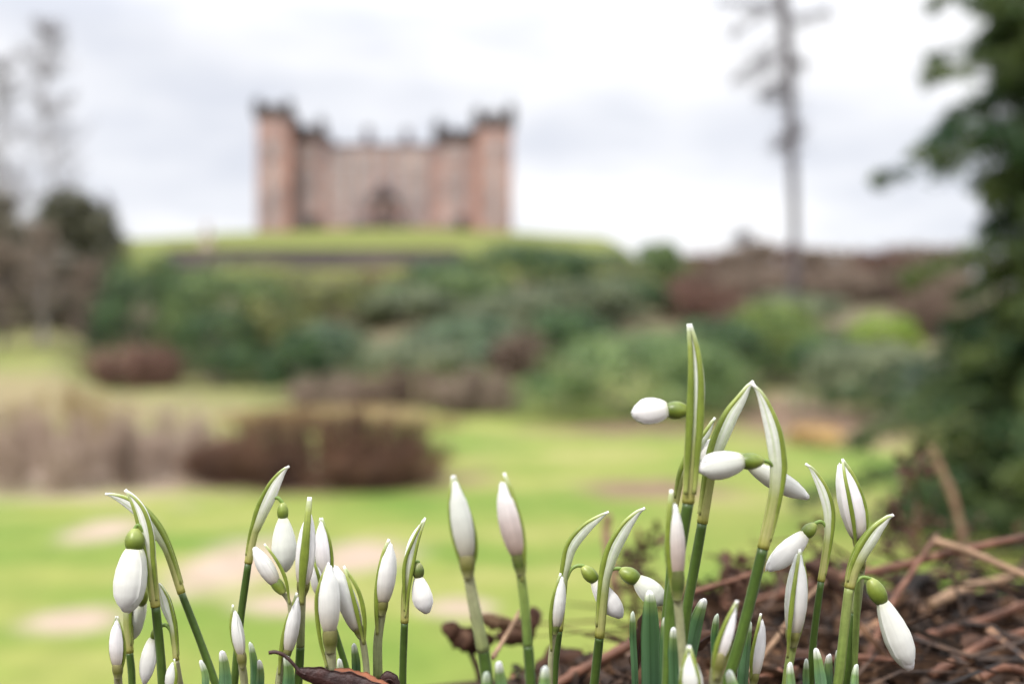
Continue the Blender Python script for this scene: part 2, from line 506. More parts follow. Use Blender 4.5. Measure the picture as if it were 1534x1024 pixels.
# ------------------------------------------------------------------ ground sheet
def build_ground():
    # rings around the viewpoint, finer ahead
    ang = np.concatenate([np.linspace(-0.62, 0.62, 260), np.linspace(0.62, 2 * math.pi - 0.62, 120)[1:-1]])
    rad = np.concatenate([[0.02], np.geomspace(0.05, 3800, 330)])
    A, Rr = np.meshgrid(ang, rad)
    X = Rr * np.sin(A)
    Y = Rr * np.cos(A)
    Z = terr(X, Y)
    nu, nv = len(ang), len(rad)
    idx = np.arange(nu * nv).reshape(nv, nu)
    q = np.stack([idx[:-1], np.roll(idx, -1, 1)[:-1], np.roll(idx, -1, 1)[1:], idx[1:]], -1).reshape(-1, 4)
    m = new_mat('ground_grass_and_soil')
    g = G(m)
    t = g.n('ShaderNodeTexCoord')
    ob = t.outputs['Object']
    big = g.noise(ob, 0.30, 6, 0.62, (0.55, 1, 1))
    fine = g.noise(ob, 2.2, 8, 0.7)
    grass = g.ramp(big, [(0.32, (0.076, 0.150, 0.016)), (0.43, (0.130, 0.186, 0.030)), (0.54, (0.194, 0.218, 0.050)), (0.66, (0.270, 0.255, 0.098))])
    grass = g.mix(1.0, grass, g.ramp(fine, [(0.3, (0.72, 0.75, 0.66)), (0.7, (1.14, 1.10, 1.12))]), 'MULTIPLY')
    sep_ = g.n('ShaderNodeSeparateXYZ')
    g.l(ob, sep_.inputs[0])
    wob = g.n('ShaderNodeTexNoise', Scale=0.8, Detail=4)
    g.l(ob, wob.inputs['Vector'])
    def ell(cx, cy, rx, ry):
        """1 inside a ragged ellipse on the ground, 0 outside"""
        mpn = g.n('ShaderNodeMapping')
        mpn.inputs['Location'].default_value = (-cx / rx, -cy / ry, 0)
        mpn.inputs['Scale'].default_value = (1 / rx, 1 / ry, 0)
        g.l(ob, mpn.inputs[0])
        ln = g.n('ShaderNodeVectorMath', operation='LENGTH')
        g.l(mpn.outputs[0], ln.inputs[0])
        ad = g.n('ShaderNodeMath', operation='MULTIPLY_ADD')
        g.l(wob.outputs['Fac'], ad.inputs[0])
        ad.inputs[1].default_value = 1.5
        g.l(ln.outputs['Value'], ad.inputs[2])
        mr_ = g.n('ShaderNodeMapRange')
        mr_.inputs['From Min'].default_value = 1.15
        mr_.inputs['From Max'].default_value = 2.15
        mr_.interpolation_type = 'SMOOTHSTEP'
        mr_.inputs['To Min'].default_value = 1
        mr_.inputs['To Max'].default_value = 0
        g.l(ad.outputs[0], mr_.inputs['Value'])
        return mr_.outputs[0]
    def spot(px, py, wpx, hpx):
        d = FPX * CZ / (py - CY)
        d0 = FPX * CZ / (py + hpx / 2 - CY)
        d1 = FPX * CZ / (py - hpx / 2 - CY)
        return (at(px, d), (d0 + d1) / 2, wpx / 2 / FPX * d, (d1 - d0) / 2)
    col = grass
    sand = g.ramp(fine, [(0.3, (0.265, 0.195, 0.145)), (0.7, (0.39, 0.31, 0.245))])
    for s_ in ((150, 795, 110, 40), (350, 848, 180, 84), (545, 832, 150, 50), (95, 932, 190, 40), (430, 905, 170, 36), (680, 905, 120, 30)):
        col = g.mix(ell(*spot(*s_)), col, sand)
    for e in ((-9.8, 23.5, 5.6, 4.6), (-13, 29, 6, 5)):
        col = g.mix(ell(*e), col, sand)
    tan = g.ramp(fine, [(0.3, (0.16, 0.125, 0.055)), (0.7, (0.27, 0.225, 0.12))])
    for e in ((-24, 44, 13, 12), (-9, 40, 7, 5)):
        col = g.mix(ell(*e), col, tan)
    soil = g.ramp(fine, [(0.3, (0.10, 0.060, 0.042)), (0.7, (0.22, 0.14, 0.10))])
    for s_ in ((480, 718, 440, 46), (985, 733, 230, 26), (950, 645, 300, 16), (1230, 640, 300, 60)):
        col = g.mix(ell(*spot(*s_)), col, soil)
    # bare mulch under the shrubs on the slope
    rough_grass = g.ramp(fine, [(0.3, (0.095, 0.112, 0.020)), (0.7, (0.145, 0.16, 0.036))])
    farm = g.n('ShaderNodeMapRange')
    farm.inputs['From Min'].default_value = 70
    farm.inputs['From Max'].default_value = 100
    g.l(sep_.outputs['Y'], farm.inputs['Value'])
    col = g.mix(farm.outputs[0], col, rough_grass)
    under = g.ramp(g.noise(ob, 0.12, 4, 0.6), [(0.35, (0.075, 0.055, 0.035)), (0.65, (0.14, 0.125, 0.065))])
    for e in ((2, 90, 42, 44), (-34, 104, 34, 36), (28, 100, 30, 60), (70, 120, 50, 70), (-22, 132, 40, 17)):
        col = g.mix(ell(*e), col, under)
    # the near bank: soil and mould
    near = g.n('ShaderNodeMapRange')
    near.inputs['From Min'].default_value = 0.55
    near.inputs['From Max'].default_value = 1.6
    near.inputs['To Min'].default_value = 1
    near.inputs['To Max'].default_value = 0
    g.l(sep_.outputs['Y'], near.inputs['Value'])
    nn = g.noise(ob, 45, 8, 0.7)
    mould = g.ramp(nn, [(0.32, (0.014, 0.009, 0.006)), (0.55, (0.06, 0.034, 0.022)), (0.75, (0.13, 0.10, 0.045))])
    col = g.mix(near.outputs[0], col, mould)
    g.finish(col, 0.9, 0, None, nn, 0.6, 0.01, 0.2)
    o = mesh_obj('ground', np.stack([X, Y, Z], -1).reshape(-1, 3), q, m)
    setting(o)
build_ground()

# ------------------------------------------------------------------ shrubs and trees
def leaf_quads(cen, nor, size, rg, aspect=0.45, droop=0.7):
    """one bent leaf (two quads... kept as one diamond) per centre"""
    n = len(cen)
    rnd = rg.normal(size=(n, 3))
    nor = nor + droop * rnd
    nor /= np.linalg.norm(nor, axis=1)[:, None]
    a = np.cross(nor, rg.normal(size=(n, 3)))
    a /= np.linalg.norm(a, axis=1)[:, None]
    b = np.cross(nor, a)
    s = (size * rg.uniform(0.6, 1.3, n))[:, None]
    k = (aspect * rg.uniform(0.7, 1.3, n))[:, None]
    v = np.stack([cen - a * s, cen - b * s * k + nor * s * 0.12, cen + a * s - nor * s * 0.15, cen + b * s * k + nor * s * 0.12], 1)
    f = np.arange(n * 4).reshape(n, 4)
    return v.reshape(-1, 3), f

def twigs_np(starts, ends, r0, rg, bend=0.15):
    """tapered three-sided twigs with one bend, all in one array"""
    n = len(starts)
    d = ends - starts
    ln = np.linalg.norm(d, axis=1)[:, None]
    mid = (starts + ends) / 2 + rg.normal(size=(n, 3)) * ln * bend * 0.5
    t = d / np.maximum(ln, 1e-9)
    ref = np.where(np.abs(t[:, 2:3]) < 0.9, np.array([[0, 0, 1.0]]), np.array([[1.0, 0, 0]]))
    a = np.cross(t, ref)
    a /= np.linalg.norm(a, axis=1)[:, None]
    b = np.cross(t, a)
    r0 = np.broadcast_to(np.asarray(r0, float).reshape(-1, 1), (n, 1))
    rings = []
    for p, k in ((starts, 1.0), (mid, 0.7), (ends, 0.22)):
        for i in range(3):
            an = 2 * math.pi * i / 3
            rings.append(p + (a * math.cos(an) + b * math.sin(an)) * r0 * k)
    v = np.stack(rings, 1)                       # n,9,3
    base = (np.arange(n) * 9)[:, None]
    fs = []
    for j in range(2):
        for i in range(3):
            i2 = (i + 1) % 3
            fs.append(base + np.array([[j * 3 + i, j * 3 + i2, (j + 1) * 3 + i2, (j + 1) * 3 + i]]))
    return v.reshape(-1, 3), np.stack(fs, 1).reshape(-1, 4)

def cat(parts):
    V, Fc, o = [], [], 0
    for v, f in parts:
        V.append(v)
        Fc.append(f + o)
        o += len(v)
    return np.concatenate(V), np.concatenate(Fc)

def place(px, D, top_py, w_px, depth=None):
    x = at(px, D)
    z0 = tz(x, D)
    zt = CZ - (top_py - CY) / FPX * D
    rx = w_px / 2 / FPX * D
    return x, z0, max(zt - z0, 0.4), rx, (depth if depth else rx * 0.8)

def leafy(name, label, cat_, px, D, top, w, mat, n=4200, leaf=None, lumps=16, depth=None, group='shrubs on the garden slope', seed=0):
    rg = np.random.default_rng(1000 + seed)
    if D > 32:
        top, w = top - 9, w * 1.22
    x, z0, h, rx, ry = place(px, D, top, w, depth)
    root = thing(name, label, cat_, (x, D, z0), group)
    leaf = leaf or max(0.09, D * 0.0026)
    cs, ns = [], []
    # sub-domes make the outline uneven
    for k in range(lumps):
        if k == 0:
            c = np.array([0, 0, 0.42 * h]); rr = np.array([rx * 0.86, ry * 0.86, h * 0.60])
        else:
            a = rg.uniform(0, 2 * math.pi)
            e = rg.uniform(0.05, 1.0)
            q = math.sqrt(1 - (e * 0.95) ** 2)
            c = np.array([math.cos(a) * q * rx * 0.70, math.sin(a) * q * ry * 0.70, h * (0.10 + 0.68 * e)])
            s = rg.uniform(0.24, 0.42)
            rr = np.array([rx * s, ry * s, min(h * 0.30, max(rx, h) * s * 0.9)])
        m = int(n * (0.25 if k == 0 else 0.75 / max(lumps - 1, 1)))
        d = rg.normal(size=(m, 3))
        d /= np.linalg.norm(d, axis=1)[:, None]
        d[:, 2] = np.where(d[:, 2] < -0.45, -d[:, 2], d[:, 2])
        cs.append(c + d * rr * rg.uniform(0.72, 1.04, (m, 1)))
        ns.append(d / rr * rr.mean())
    cc, nn = np.concatenate(cs), np.concatenate(ns)
    nn /= np.linalg.norm(nn, axis=1)[:, None]
    cc[:, 2] = np.clip(cc[:, 2], 0.04, None)
    v, f = leaf_quads(cc, nn, np.full(len(cc), leaf), rg, 0.5, 0.25)
    org = np.array([x, D, z0])
    mesh_obj('foliage', v + org, f, mat, root, smooth=False)
    k = 9
    st = np.stack([rg.uniform(-.12, .12, k) * rx, rg.uniform(-.12, .12, k) * ry, np.full(k, -0.1)], 1)
    en = np.stack([rg.uniform(-.6, .6, k) * rx, rg.uniform(-.6, .6, k) * ry, rg.uniform(.45, .8, k) * h], 1)
    v, f = twigs_np(st, en, 0.012 * h + 0.02, rg)
    mesh_obj('stem', v + org, f, M['bark'], root)
    return root

def twiggy(name, label, cat_, px, D, top, w, mat, n=1500, r=None, spread=1.0, depth=None, group='bare shrubs in the garden', seed=0, dome=0.45):
    rg = np.random.default_rng(2000 + seed)
    x, z0, h, rx, ry = place(px, D, top, w, depth)
    root = thing(name, label, cat_, (x, D, z0), group)
    r = r or D * 0.00045
    org = np.array([x, D, z0])
    m = max(14, n // 40)
    a = rg.uniform(0, 2 * math.pi, m)
    q = np.sqrt(rg.uniform(0, 1, m))
    b0 = np.stack([np.cos(a) * q * rx * 0.72, np.sin(a) * q * ry * 0.72, np.full(m, -0.05)], 1)
    hh = h * (1 - dome * q ** 2) * rg.uniform(0.65, 1.0, m)
    b1 = np.stack([np.cos(a) * q * rx * 0.95, np.sin(a) * q * ry * 0.95, hh], 1) + rg.normal(size=(m, 3)) * np.array([rx, ry, 0]) * 0.05
    v, f = twigs_np(b0, b1, r * 2.2, rg, 0.2)
    mesh_obj('stem', v + org, f, mat, root)
    i = rg.integers(0, m, n)
    t = rg.uniform(0.15, 1.0, n)[:, None]
    s = b0[i] + (b1[i] - b0[i]) * t
    d = rg.normal(size=(n, 3)) * spread + np.array([0, 0, 0.55])
    d /= np.linalg.norm(d, axis=1)[:, None]
    e = s + d * (rg.uniform(0.10, 0.30, n) * min(h, rx * 1.3))[:, None]
    e[:, 2] = np.clip(e[:, 2], 0.02, None)
    v, f = twigs_np(s, e, r, rg, 0.25)
    mesh_obj('twigs', v + org, f, mat, root)
    return root

def bare_tree(name, label, px, D, top, w, n=1400, trunk_w=0.22, mat='twig_grey', bark='bark', low=0.3, group='bare trees behind the garden', seed=0, lean=0.0, r=None):
    rg = np.random.default_rng(3000 + seed)
    x, z0, h, rx, ry = place(px, D, top, w)
    root = thing(name, label, 'tree', (x, D, z0), group)
    org = np.array([x, D, z0])
    mb = MB()
    pts = catmull([(x, D, z0 - 0.3), (x + 0.02 * h + lean * .3, D, z0 + h * 0.35), (x - 0.015 * h + lean * .7, D + 0.1, z0 + h * 0.7), (x + lean, D, z0 + h * 0.97)], 6)
    tube(mb, pts, trunk_w, trunk_w * 0.18, 9, jitter=0.08)
    mb.build('trunk', M[bark], root)
    pa = np.array(pts) - org
    nb = 84
    tt = np.sort(rg.uniform(low, 0.97, nb))
    ii = np.clip((tt * (len(pa) - 1)).astype(int), 0, len(pa) - 2)
    fr_ = (tt * (len(pa) - 1) - ii)[:, None]
    s = pa[ii] * (1 - fr_) + pa[ii + 1] * fr_
    a = rg.uniform(0, 2 * math.pi, nb)
    ln = rx * (1.1 - 0.75 * ((tt - low) / (1 - low))) * rg.uniform(0.6, 1.1, nb)
    d = np.stack([np.cos(a) * ln, np.sin(a) * ln, ln * rg.uniform(0.5, 1.2, nb)], 1)
    e = s + d
    v1 = twigs_np(s, e, trunk_w * 0.28, rg, 0.2)
    mesh_obj('branch', v1[0] + org, v1[1], M[bark], root)
    i = rg.integers(0, nb, n)
    t = rg.uniform(0.2, 1.0, n)[:, None]
    s2 = s[i] + d[i] * t
    dd = rg.normal(size=(n, 3)) + np.array([0, 0, 0.5])
    dd /= np.linalg.norm(dd, axis=1)[:, None]
    e2 = s2 + dd * (rg.uniform(0.10, 0.36, n) * rx * 0.7)[:, None]
    v2 = twigs_np(s2, e2, r or trunk_w * 0.07, rg, 0.3)
    mesh_obj('crown', v2[0] + org, v2[1], M[mat], root)
    return root

def blob_tree(name, label, px, D, top, w, mat, base_frac=0.15, n=5000, seed=0, leaf=None, group='evergreens around the garden'):
    """broad evergreen with trunk and clumped crown"""
    rg = np.random.default_rng(4000 + seed)
    x, z0, h, rx, ry = place(px, D, top, w)
    root = thing(name, label, 'tree', (x, D, z0), group)
    org = np.array([x, D, z0])
    mb = MB()
    tube(mb, catmull([(x, D, z0 - 0.3), (x + 0.05, D, z0 + h * 0.4), (x, D, z0 + h * 0.85)], 5), 0.03 * h, 0.008 * h, 8)
    mb.build('trunk', M['bark'], root)
    cs, ns = [], []
    K = 26
    for k in range(K):
        e = rg.uniform(base_frac, 0.93)
        q = math.sin(math.pi * min(1, 0.25 + 0.72 * e)) * rg.uniform(0.2, 0.85)
        a = rg.uniform(0, 2 * math.pi)
        c = np.array([math.cos(a) * q * rx, math.sin(a) * q * ry, e * h])
        s = rg.uniform(0.30, 0.46) * rx
        m = n // K
        d = rg.normal(size=(m, 3))
        d /= np.linalg.norm(d, axis=1)[:, None]
        rr = np.array([s, s, min(s * 0.8, h * (1 - e) + 0.05 * h)])
        cs.append(c + d * rr * rg.uniform(0.6, 1.05, (m, 1)))
        ns.append(d)
    v, f = leaf_quads(np.concatenate(cs), np.concatenate(ns), np.full(K * (n // K), leaf or D * 0.003), rg, 0.5, 0.6)
    mesh_obj('crown', v + org, f, mat, root, smooth=False)
    return root

SH = 'evergreen shrubs on the garden slope'
leafy('rhododendron', 'big rounded green rhododendron at the lawn edge, right of centre, behind the tallest snowdrop', 'shrub', 960, 38, 508, 330, M['fol_fresh'], 9000, 0.11, 26, group=SH, seed=1)
leafy('rhododendron', 'yellow-green topped shrub rising behind the right end of the big rounded rhododendron', 'shrub', 1165, 50, 464, 170, M['fol_bright'], 4200, group=SH, seed=2)
leafy('rhododendron', 'grey-green rounded shrub left of the dark conifer, above the orange-tan plant', 'shrub', 1300, 37, 520, 200, M['fol_grey'], 4600, group=SH, seed=3)
leafy('rhododendron', 'bright lime-green low shrub between the brown wood and the grey-green shrub', 'shrub', 1325, 62, 480, 105, M['fol_lime'], 2000, group=SH, seed=4)
leafy('rhododendron', 'dark green shrub at the left end of the shrub bank, below the terrace wall', 'shrub', 225, 68, 385, 165, M['fol_dark'], 4600, group=SH, seed=5)
leafy('rhododendron', 'tall mid-green shrub below the left half of the terrace wall', 'shrub', 345, 66, 398, 200, M['fol_mid'], 5200, group=SH, seed=6)
leafy('rhododendron', 'dark green shrub whose foot touches the lawn left of centre', 'shrub', 330, 61, 468, 140, M['fol_dark'], 3600, group=SH, seed=7)
leafy('rhododendron', 'olive shrub low beside the dark green one that touches the lawn', 'shrub', 400, 62, 452, 110, M['fol_olive'], 3000, group=SH, seed=8)
leafy('rhododendron', 'small bright olive shrub directly below the castle, under the terrace wall', 'shrub', 512, 80, 424, 150, M['fol_olive'], 3600, group=SH, seed=9)
leafy('rhododendron', 'blue-green shrub below the small bright olive one', 'shrub', 500, 56, 490, 140, M['fol_blue'], 3400, group=SH, seed=10)
leafy('rhododendron', 'wide dark green shrub highest on the slope, under the right end of the castle', 'shrub', 790, 100, 374, 280, M['fol_dark'], 5200, group=SH, seed=11)
leafy('rhododendron', 'mid-green shrub just below the left end of the highest dark shrub', 'shrub', 690, 88, 415, 170, M['fol_mid'], 3800, group=SH, seed=12)
leafy('rhododendron', 'grey-green shrub above the big rounded rhododendron', 'shrub', 880, 78, 428, 180, M['fol_grey'], 3800, group=SH, seed=13)
leafy('rhododendron', 'blue-green spreading shrub at the middle of the slope, above the tan bare shrub', 'shrub', 705, 62, 486, 200, M['fol_blue'], 4200, group=SH, seed=14)
leafy('rhododendron', 'grey-green shrub at mid slope, beneath the highest dark shrub', 'shrub', 770, 74, 446, 180, M['fol_grey'], 3600, group=SH, seed=15)
leafy('rhododendron', 'mid-green shrub on the right shoulder of the castle mound', 'shrub', 985, 110, 372, 90, M['fol_mid'], 2600, group=SH, seed=16)
leafy('rhododendron', 'olive shrub at the foot of the right shoulder of the castle mound', 'shrub', 930, 96, 400, 110, M['fol_olive'], 2600, group=SH, seed=17)
leafy('rhododendron', 'blue-green shrub filling the gap behind the big rounded rhododendron', 'shrub', 1075, 48, 488, 170, M['fol_dark'], 4000, group=SH, seed=18)
leafy('rhododendron', 'dark green shrub in front of the conifer at the right edge', 'shrub', 1440, 33, 520, 200, M['fol_conifer_blue'], 4200, group=SH, seed=19)
leafy('garden_plant', 'low orange-tan plant at the far right edge of the lawn', 'plant', 1222, 29, 636, 100, M['orange_leaf'], 1600, 0.07, 9, seed=20)

leafy('rhododendron', 'olive-green shrub below the middle of the terrace wall', 'shrub', 435, 92, 416, 130, M['fol_olive'], 3200, group=SH, seed=31)
leafy('rhododendron', 'dull green shrub tucked under the left end of the terrace wall', 'shrub', 290, 96, 412, 130, M['fol_mid'], 3200, group=SH, seed=32)
leafy('rhododendron', 'grey-green shrub between the small bright olive shrub and the blue-green spreading one', 'shrub', 610, 78, 440, 150, M['fol_grey'], 3400, group=SH, seed=33)
leafy('rhododendron', 'dark green shrub at mid slope, right of the russet bare shrub', 'shrub', 660, 98, 398, 130, M['fol_dark'], 3200, group=SH, seed=34)
leafy('rhododendron', 'olive shrub behind the left shoulder of the big rounded rhododendron', 'shrub', 850, 60, 474, 150, M['fol_dark'], 3600, group=SH, seed=35)
leafy('rhododendron', 'mid-green low shrub left of the big rounded rhododendron', 'shrub', 745, 54, 516, 140, M['fol_blue'], 3400, group=SH, seed=36)
leafy('rhododendron', 'dark blue-green shrub filling the slope left of the wood', 'shrub', 930, 86, 424, 150, M['fol_dark'], 3200, group=SH, seed=37)
leafy('rhododendron', 'dark green shrub between the yellow-green topped one and the grey-green rounded one', 'shrub', 1235, 47, 508, 120, M['fol_dark'], 3200, group=SH, seed=38)
BS = 'bare shrubs in the garden'
twiggy('bare_shrub', 'wide dark maroon thicket of bare stems on the lawn left of centre', 'shrub', 486, 21.5, 598, 450, M['twig_maroon'], 8000, 0.012, 1.0, 2.2, BS, 1, 0.74)
leafy('ornamental_grass', 'straw-yellow hedge of grass behind the maroon thicket', 'grass clump', 500, 34, 616, 330, M['twig_straw'], 2400, 0.10, 18, 1.2, 'grass clumps in the garden', 21)
twiggy('bare_shrub', 'dark red-brown low shrub at the far left of the lawn', 'shrub', 205, 59, 506, 160, M['twig_red_bg'], 2600, 0.035, 1, None, BS, 2)
twiggy('bare_shrub', 'pale fawn bare shrub on the lawn edge below the blue-green shrub left of centre', 'shrub', 500, 41.5, 552, 150, M['twig_fawn'], 2200, 0.022, 1, None, BS, 3)
twiggy('bare_shrub', 'wide brown bare shrub in the middle of the lawn edge', 'shrub', 612, 40.5, 546, 190, M['twig_brown'], 2200, 0.022, 1, None, BS, 4)
twiggy('bare_shrub', 'tan-brown bare shrub beside the big rounded rhododendron', 'shrub', 718, 39.5, 548, 170, M['twig_fawn'], 2400, 0.022, 1, None, BS, 5)
twiggy('bare_shrub', 'tall brown bare shrub just above the tan one, left of the big rounded rhododendron', 'shrub', 785, 50, 486, 110, M['twig_brown'], 2200, 0.026, 1, None, BS, 6)
twiggy('bare_shrub', 'red-brown bare shrub at the foot of the wood, left of the tall pine', 'shrub', 1045, 86, 412, 150, M['twig_red_bg'], 2600, 0.04, 1, None, BS, 7)
twiggy('bare_shrub', 'russet bare shrub under the right end of the terrace wall', 'shrub', 585, 92, 412, 120, M['twig_red_bg'], 2200, 0.04, 1, None, BS, 8)
twiggy('bare_shrub', 'dark red bare shrub left of the tall pine, lower on the slope', 'shrub', 1130, 75, 448, 130, M['twig_brown'], 2200, 0.036, 1, None, BS, 9)
twiggy('bare_shrub', 'brown bare shrub between the lime-green shrub and the conifer', 'shrub', 1390, 70, 430, 120, M['twig_brown'], 2200, 0.034, 1, None, BS, 10)
for k, (px, D, top, w, lab) in enumerate([
        (290, 118, 406, 130, 'brown bare shrub under the left end of the terrace wall'), (375, 122, 408, 120, 'brown bare shrub under the terrace wall, below the left tower'),
        (460, 116, 410, 120, 'brown bare shrub under the terrace wall, below the castle door'), (545, 120, 406, 120, 'brown bare shrub under the terrace wall, right of the castle door'),
        (640, 116, 404, 130, 'brown bare shrub under the right end of the terrace wall, beside the highest dark shrub')]):
    twiggy('bare_shrub', lab, 'shrub', px, D, top, w, M['twig_red_bg'] if k == 3 else M['twig_brown'], 2600, 0.05, 1, None, BS, 70 + k)
leafy('rhododendron', 'green shrub on the slope of the right shoulder of the mound, next to the wood', 'shrub', 1012, 118, 398, 90, M['fol_olive'], 2600, group=SH, seed=39)
leafy('rhododendron', 'dark green shrub right of the highest dark one, below the mound', 'shrub', 905, 104, 388, 120, M['fol_dark'], 3000, group=SH, seed=40)
leafy('rhododendron', 'olive shrub right under the terrace wall, between bright olive and highest dark shrubs', 'shrub', 570, 86, 430, 120, M['fol_mid'], 3000, group=SH, seed=41)
leafy('rhododendron', 'dark green shrub in front of the brown thickets, above the yellow-green topped one', 'shrub', 1190, 80, 446, 150, M['fol_grey'], 3000, group=SH, seed=42)
leafy('rhododendron', 'dull green shrub in the dip between the blue-green and the dark green shrubs', 'shrub', 445, 52, 506, 100, M['fol_dark'], 3000, group=SH, seed=43)
leafy('rhododendron', 'grey-green low shrub at the middle of the lawn edge, behind the wide brown bare one', 'shrub', 630, 50, 516, 170, M['fol_grey'], 3400, group=SH, seed=44)
for k, (px, D, top, w, lab) in enumerate([
        (70, 20.5, 622, 150, 'pale pinkish dead bracken clump at the left edge of the lawn'),
        (160, 21.5, 604, 150, 'pale dead bracken clump second from the left edge'),
        (240, 22.5, 612, 140, 'pale dead bracken clump beside the maroon thicket'),
        (20, 24, 600, 130, 'pale straw bracken clump cut by the left edge of the picture'),
        (110, 27, 572, 200, 'straw-coloured bracken clump behind the pale clumps on the left')]):
    twiggy('dead_bracken', lab, 'dead bracken', px, D, top - 14, w * 1.25, M['twig_straw'] if k == 4 else M['twig_pink'], 1500, 0.0085, 1.1, 1.4, 'dead bracken on the left of the lawn', 20 + k)
twiggy('bare_shrub', 'slim olive-brown shrub standing among the pale bracken', 'shrub', 190, 20.5, 596, 50, M['twig_brown'], 500, 0.012, 0.7, 0.4, BS, 30)

EV = 'evergreens around the garden'
blob_tree('evergreen_tree', 'dull dark evergreen tree at the left end of the slope, left of the castle', 112, 84, 292, 190, M['fol_hedge'], 0.05, 11000, 1, group=EV)
blob_tree('evergreen_tree', 'dull dark evergreen tree cut by the left edge of the picture', -10, 78, 290, 180, M['fol_hedge_pale'], 0.05, 9000, 2, group=EV)
BT = 'bare trees behind the garden'
bare_tree('bare_tree', 'tall hazy bare tree on the left with its top almost at the upper edge', 72, 110, 20, 140, 2400, 0.17, 'twig_haze', 'bark_pale', group=BT, seed=1, r=0.03, low=0.25)
bare_tree('bare_tree', 'bare tree cut by the left edge of the picture', 2, 105, 80, 140, 2200, 0.17, 'twig_haze', 'bark_pale', group=BT, seed=2, r=0.03, low=0.25)
bare_tree('bare_tree', 'short grey bare tree at the right end of the evergreens left of the castle', 165, 96, 288, 60, 900, 0.20, group=BT, seed=3, r=0.03)
bare_tree('bare_tree', 'pale stemmed bare tree in front of the evergreens at far left', 62, 66, 340, 100, 1500, 0.30, 'twig_fawn', 'bark_pale', group=BT, seed=4, r=0.03, low=0.15)
bare_tree('bare_tree', 'brown bare tree between the evergreens and the dark green shrub', 138, 72, 402, 110, 1500, 0.2, 'twig_fawn', group=BT, seed=5, r=0.034, low=0.1)
bare_tree('bare_tree', 'brown bare tree at the far left edge in front of the evergreens', 2, 64, 368, 120, 1500, 0.2, 'twig_fawn', group=BT, seed=6, r=0.034, low=0.1)

# brown wood on the right skyline: each tree its own thing
WD = 'brown trees of the wood on the right skyline'
wood = [(1050, 128, 392, 80, 'leftmost brown tree of the wood on the right skyline'),
        (1098, 122, 384, 80, 'brown tree of the wood, second from the castle mound'),
        (1142, 118, 372, 84, 'brown tree of the wood just left of the tall pine'),
        (1182, 126, 380, 70, 'brown tree of the wood right behind the tall pine'),
        (1228, 118, 384, 84, 'brown tree of the wood just right of the tall pine'),
        (1272, 124, 388, 80, 'brown tree of the wood, second to the right of the tall pine'),
        (1316, 118, 386, 84, 'brown tree of the wood, third to the right of the tall pine'),
        (1362, 122, 382, 84, 'brown tree of the wood seen through the conifer tips'),
        (1412, 118, 380, 90, 'rightmost visible brown tree of the wood, against the conifer')]
for k, (px, D, top, w, lab) in enumerate(wood):
    bare_tree('bare_tree', lab, px, D, top, w, 4200, 0.2, 'twig_red_bg' if k % 3 == 0 else 'twig_fawn', group=WD, seed=40 + k, r=0.06, low=0.02)
for k, (px, D, w, lab) in enumerate([
        (1062, 108, 130, 'brown thicket under the leftmost tree of the wood'), (1130, 104, 130, 'brown thicket of the wood just left of the tall pine'),
        (1195, 106, 130, 'brown thicket of the wood behind the foot of the tall pine'), (1265, 103, 140, 'brown thicket of the wood right of the tall pine'),
        (1335, 105, 140, 'brown thicket of the wood left of the conifer'), (1405, 103, 130, 'brown thicket of the wood against the conifer')]):
    twiggy('bare_shrub', lab, 'shrub', px, D, 394, w, M['twig_fawn'] if k % 2 else M['twig_brown'], 3000, 0.05, 1, None, BS, 50 + k)
bare_tree('bare_tree', 'faint grey tree top above the wood left of the tall pine', 1115, 150, 345, 70, 700, 0.2, group=BT, seed=60, r=0.035, low=0.2)

def pine():
    D = 82
    x = at(1187, D)
    z0 = tz(x, D)
    root = thing('pine_tree', 'tall slim pine trunk rising out of the top of the picture on the right', 'tree', (x, D, z0))
    mb = MB()
    pts = catmull([(x, D, z0 - 0.4), (at(1190, D), D, 12), (at(1186, D), D, 19), (at(1181, D), D, 26), (at(1168, D), D, 33), (at(1165, D), D, 37)], 7)
    tube(mb, pts, 0.32, 0.50, 12, jitter=0.06)
    mb.build('trunk', M['bark_pine'], root)
    rg = np.random.default_rng(77)
    org = np.array([x, D, z0])
    def near(z):
        return np.array(min(pts, key=lambda p: abs(p[2] - z)))
    st, en = [], []
    for z, dx, dz in ((31, -4.0, -2.5), (30, -5.5, 1.0), (28.5, -4.8, -4.0), (29.5, 3.5, 1.0), (27, -3.4, -2.5), (25.5, -2.0, -1.4), (23, -2.4, 0.8), (33, 5, 2), (34, -5, 2), (26, 1.6, 0.3), (21.5, 1.2, -0.5), (20, -1.2, -0.8), (35, 3, 3), (35, -2, 4)):
        s = near(z)
        st.append(s)
        en.append(s + np.array([dx, rg.uniform(-2, 2), dz]))
    st, en = np.array(st), np.array(en)
    v, f = twigs_np(st, en, 0.11, rg, 0.25)
    mesh_obj('branch', v, f, M['bark_pine'], root)
    # short dead snags along the upper trunk
    m = 260
    zz = rg.uniform(17.5, 33, m)
    s0 = np.array([near(q) for q in zz])
    d0 = rg.normal(size=(m, 3)) * np.array([.8, .8, .35]) + np.array([-.1, 0, -.25])
    v, f = twigs_np(s0, s0 + d0 * rg.uniform(.5, 1.3, (m, 1)), 0.045, rg, .3)
    mesh_obj('snags', v, f, M['bark_pine'], root)
    n = 1700
    i = rg.integers(0, len(st), n)
    s = st[i] + (en[i] - st[i]) * rg.uniform(0.25, 1, (n, 1))
    d = rg.normal(size=(n, 3)) + np.array([0, 0, -0.5])
    e = s + d * 0.55
    v, f = twigs_np(s, e, 0.028, rg, 0.3)
    mesh_obj('crown', v, f, M['twig_grey'], root)
pine()

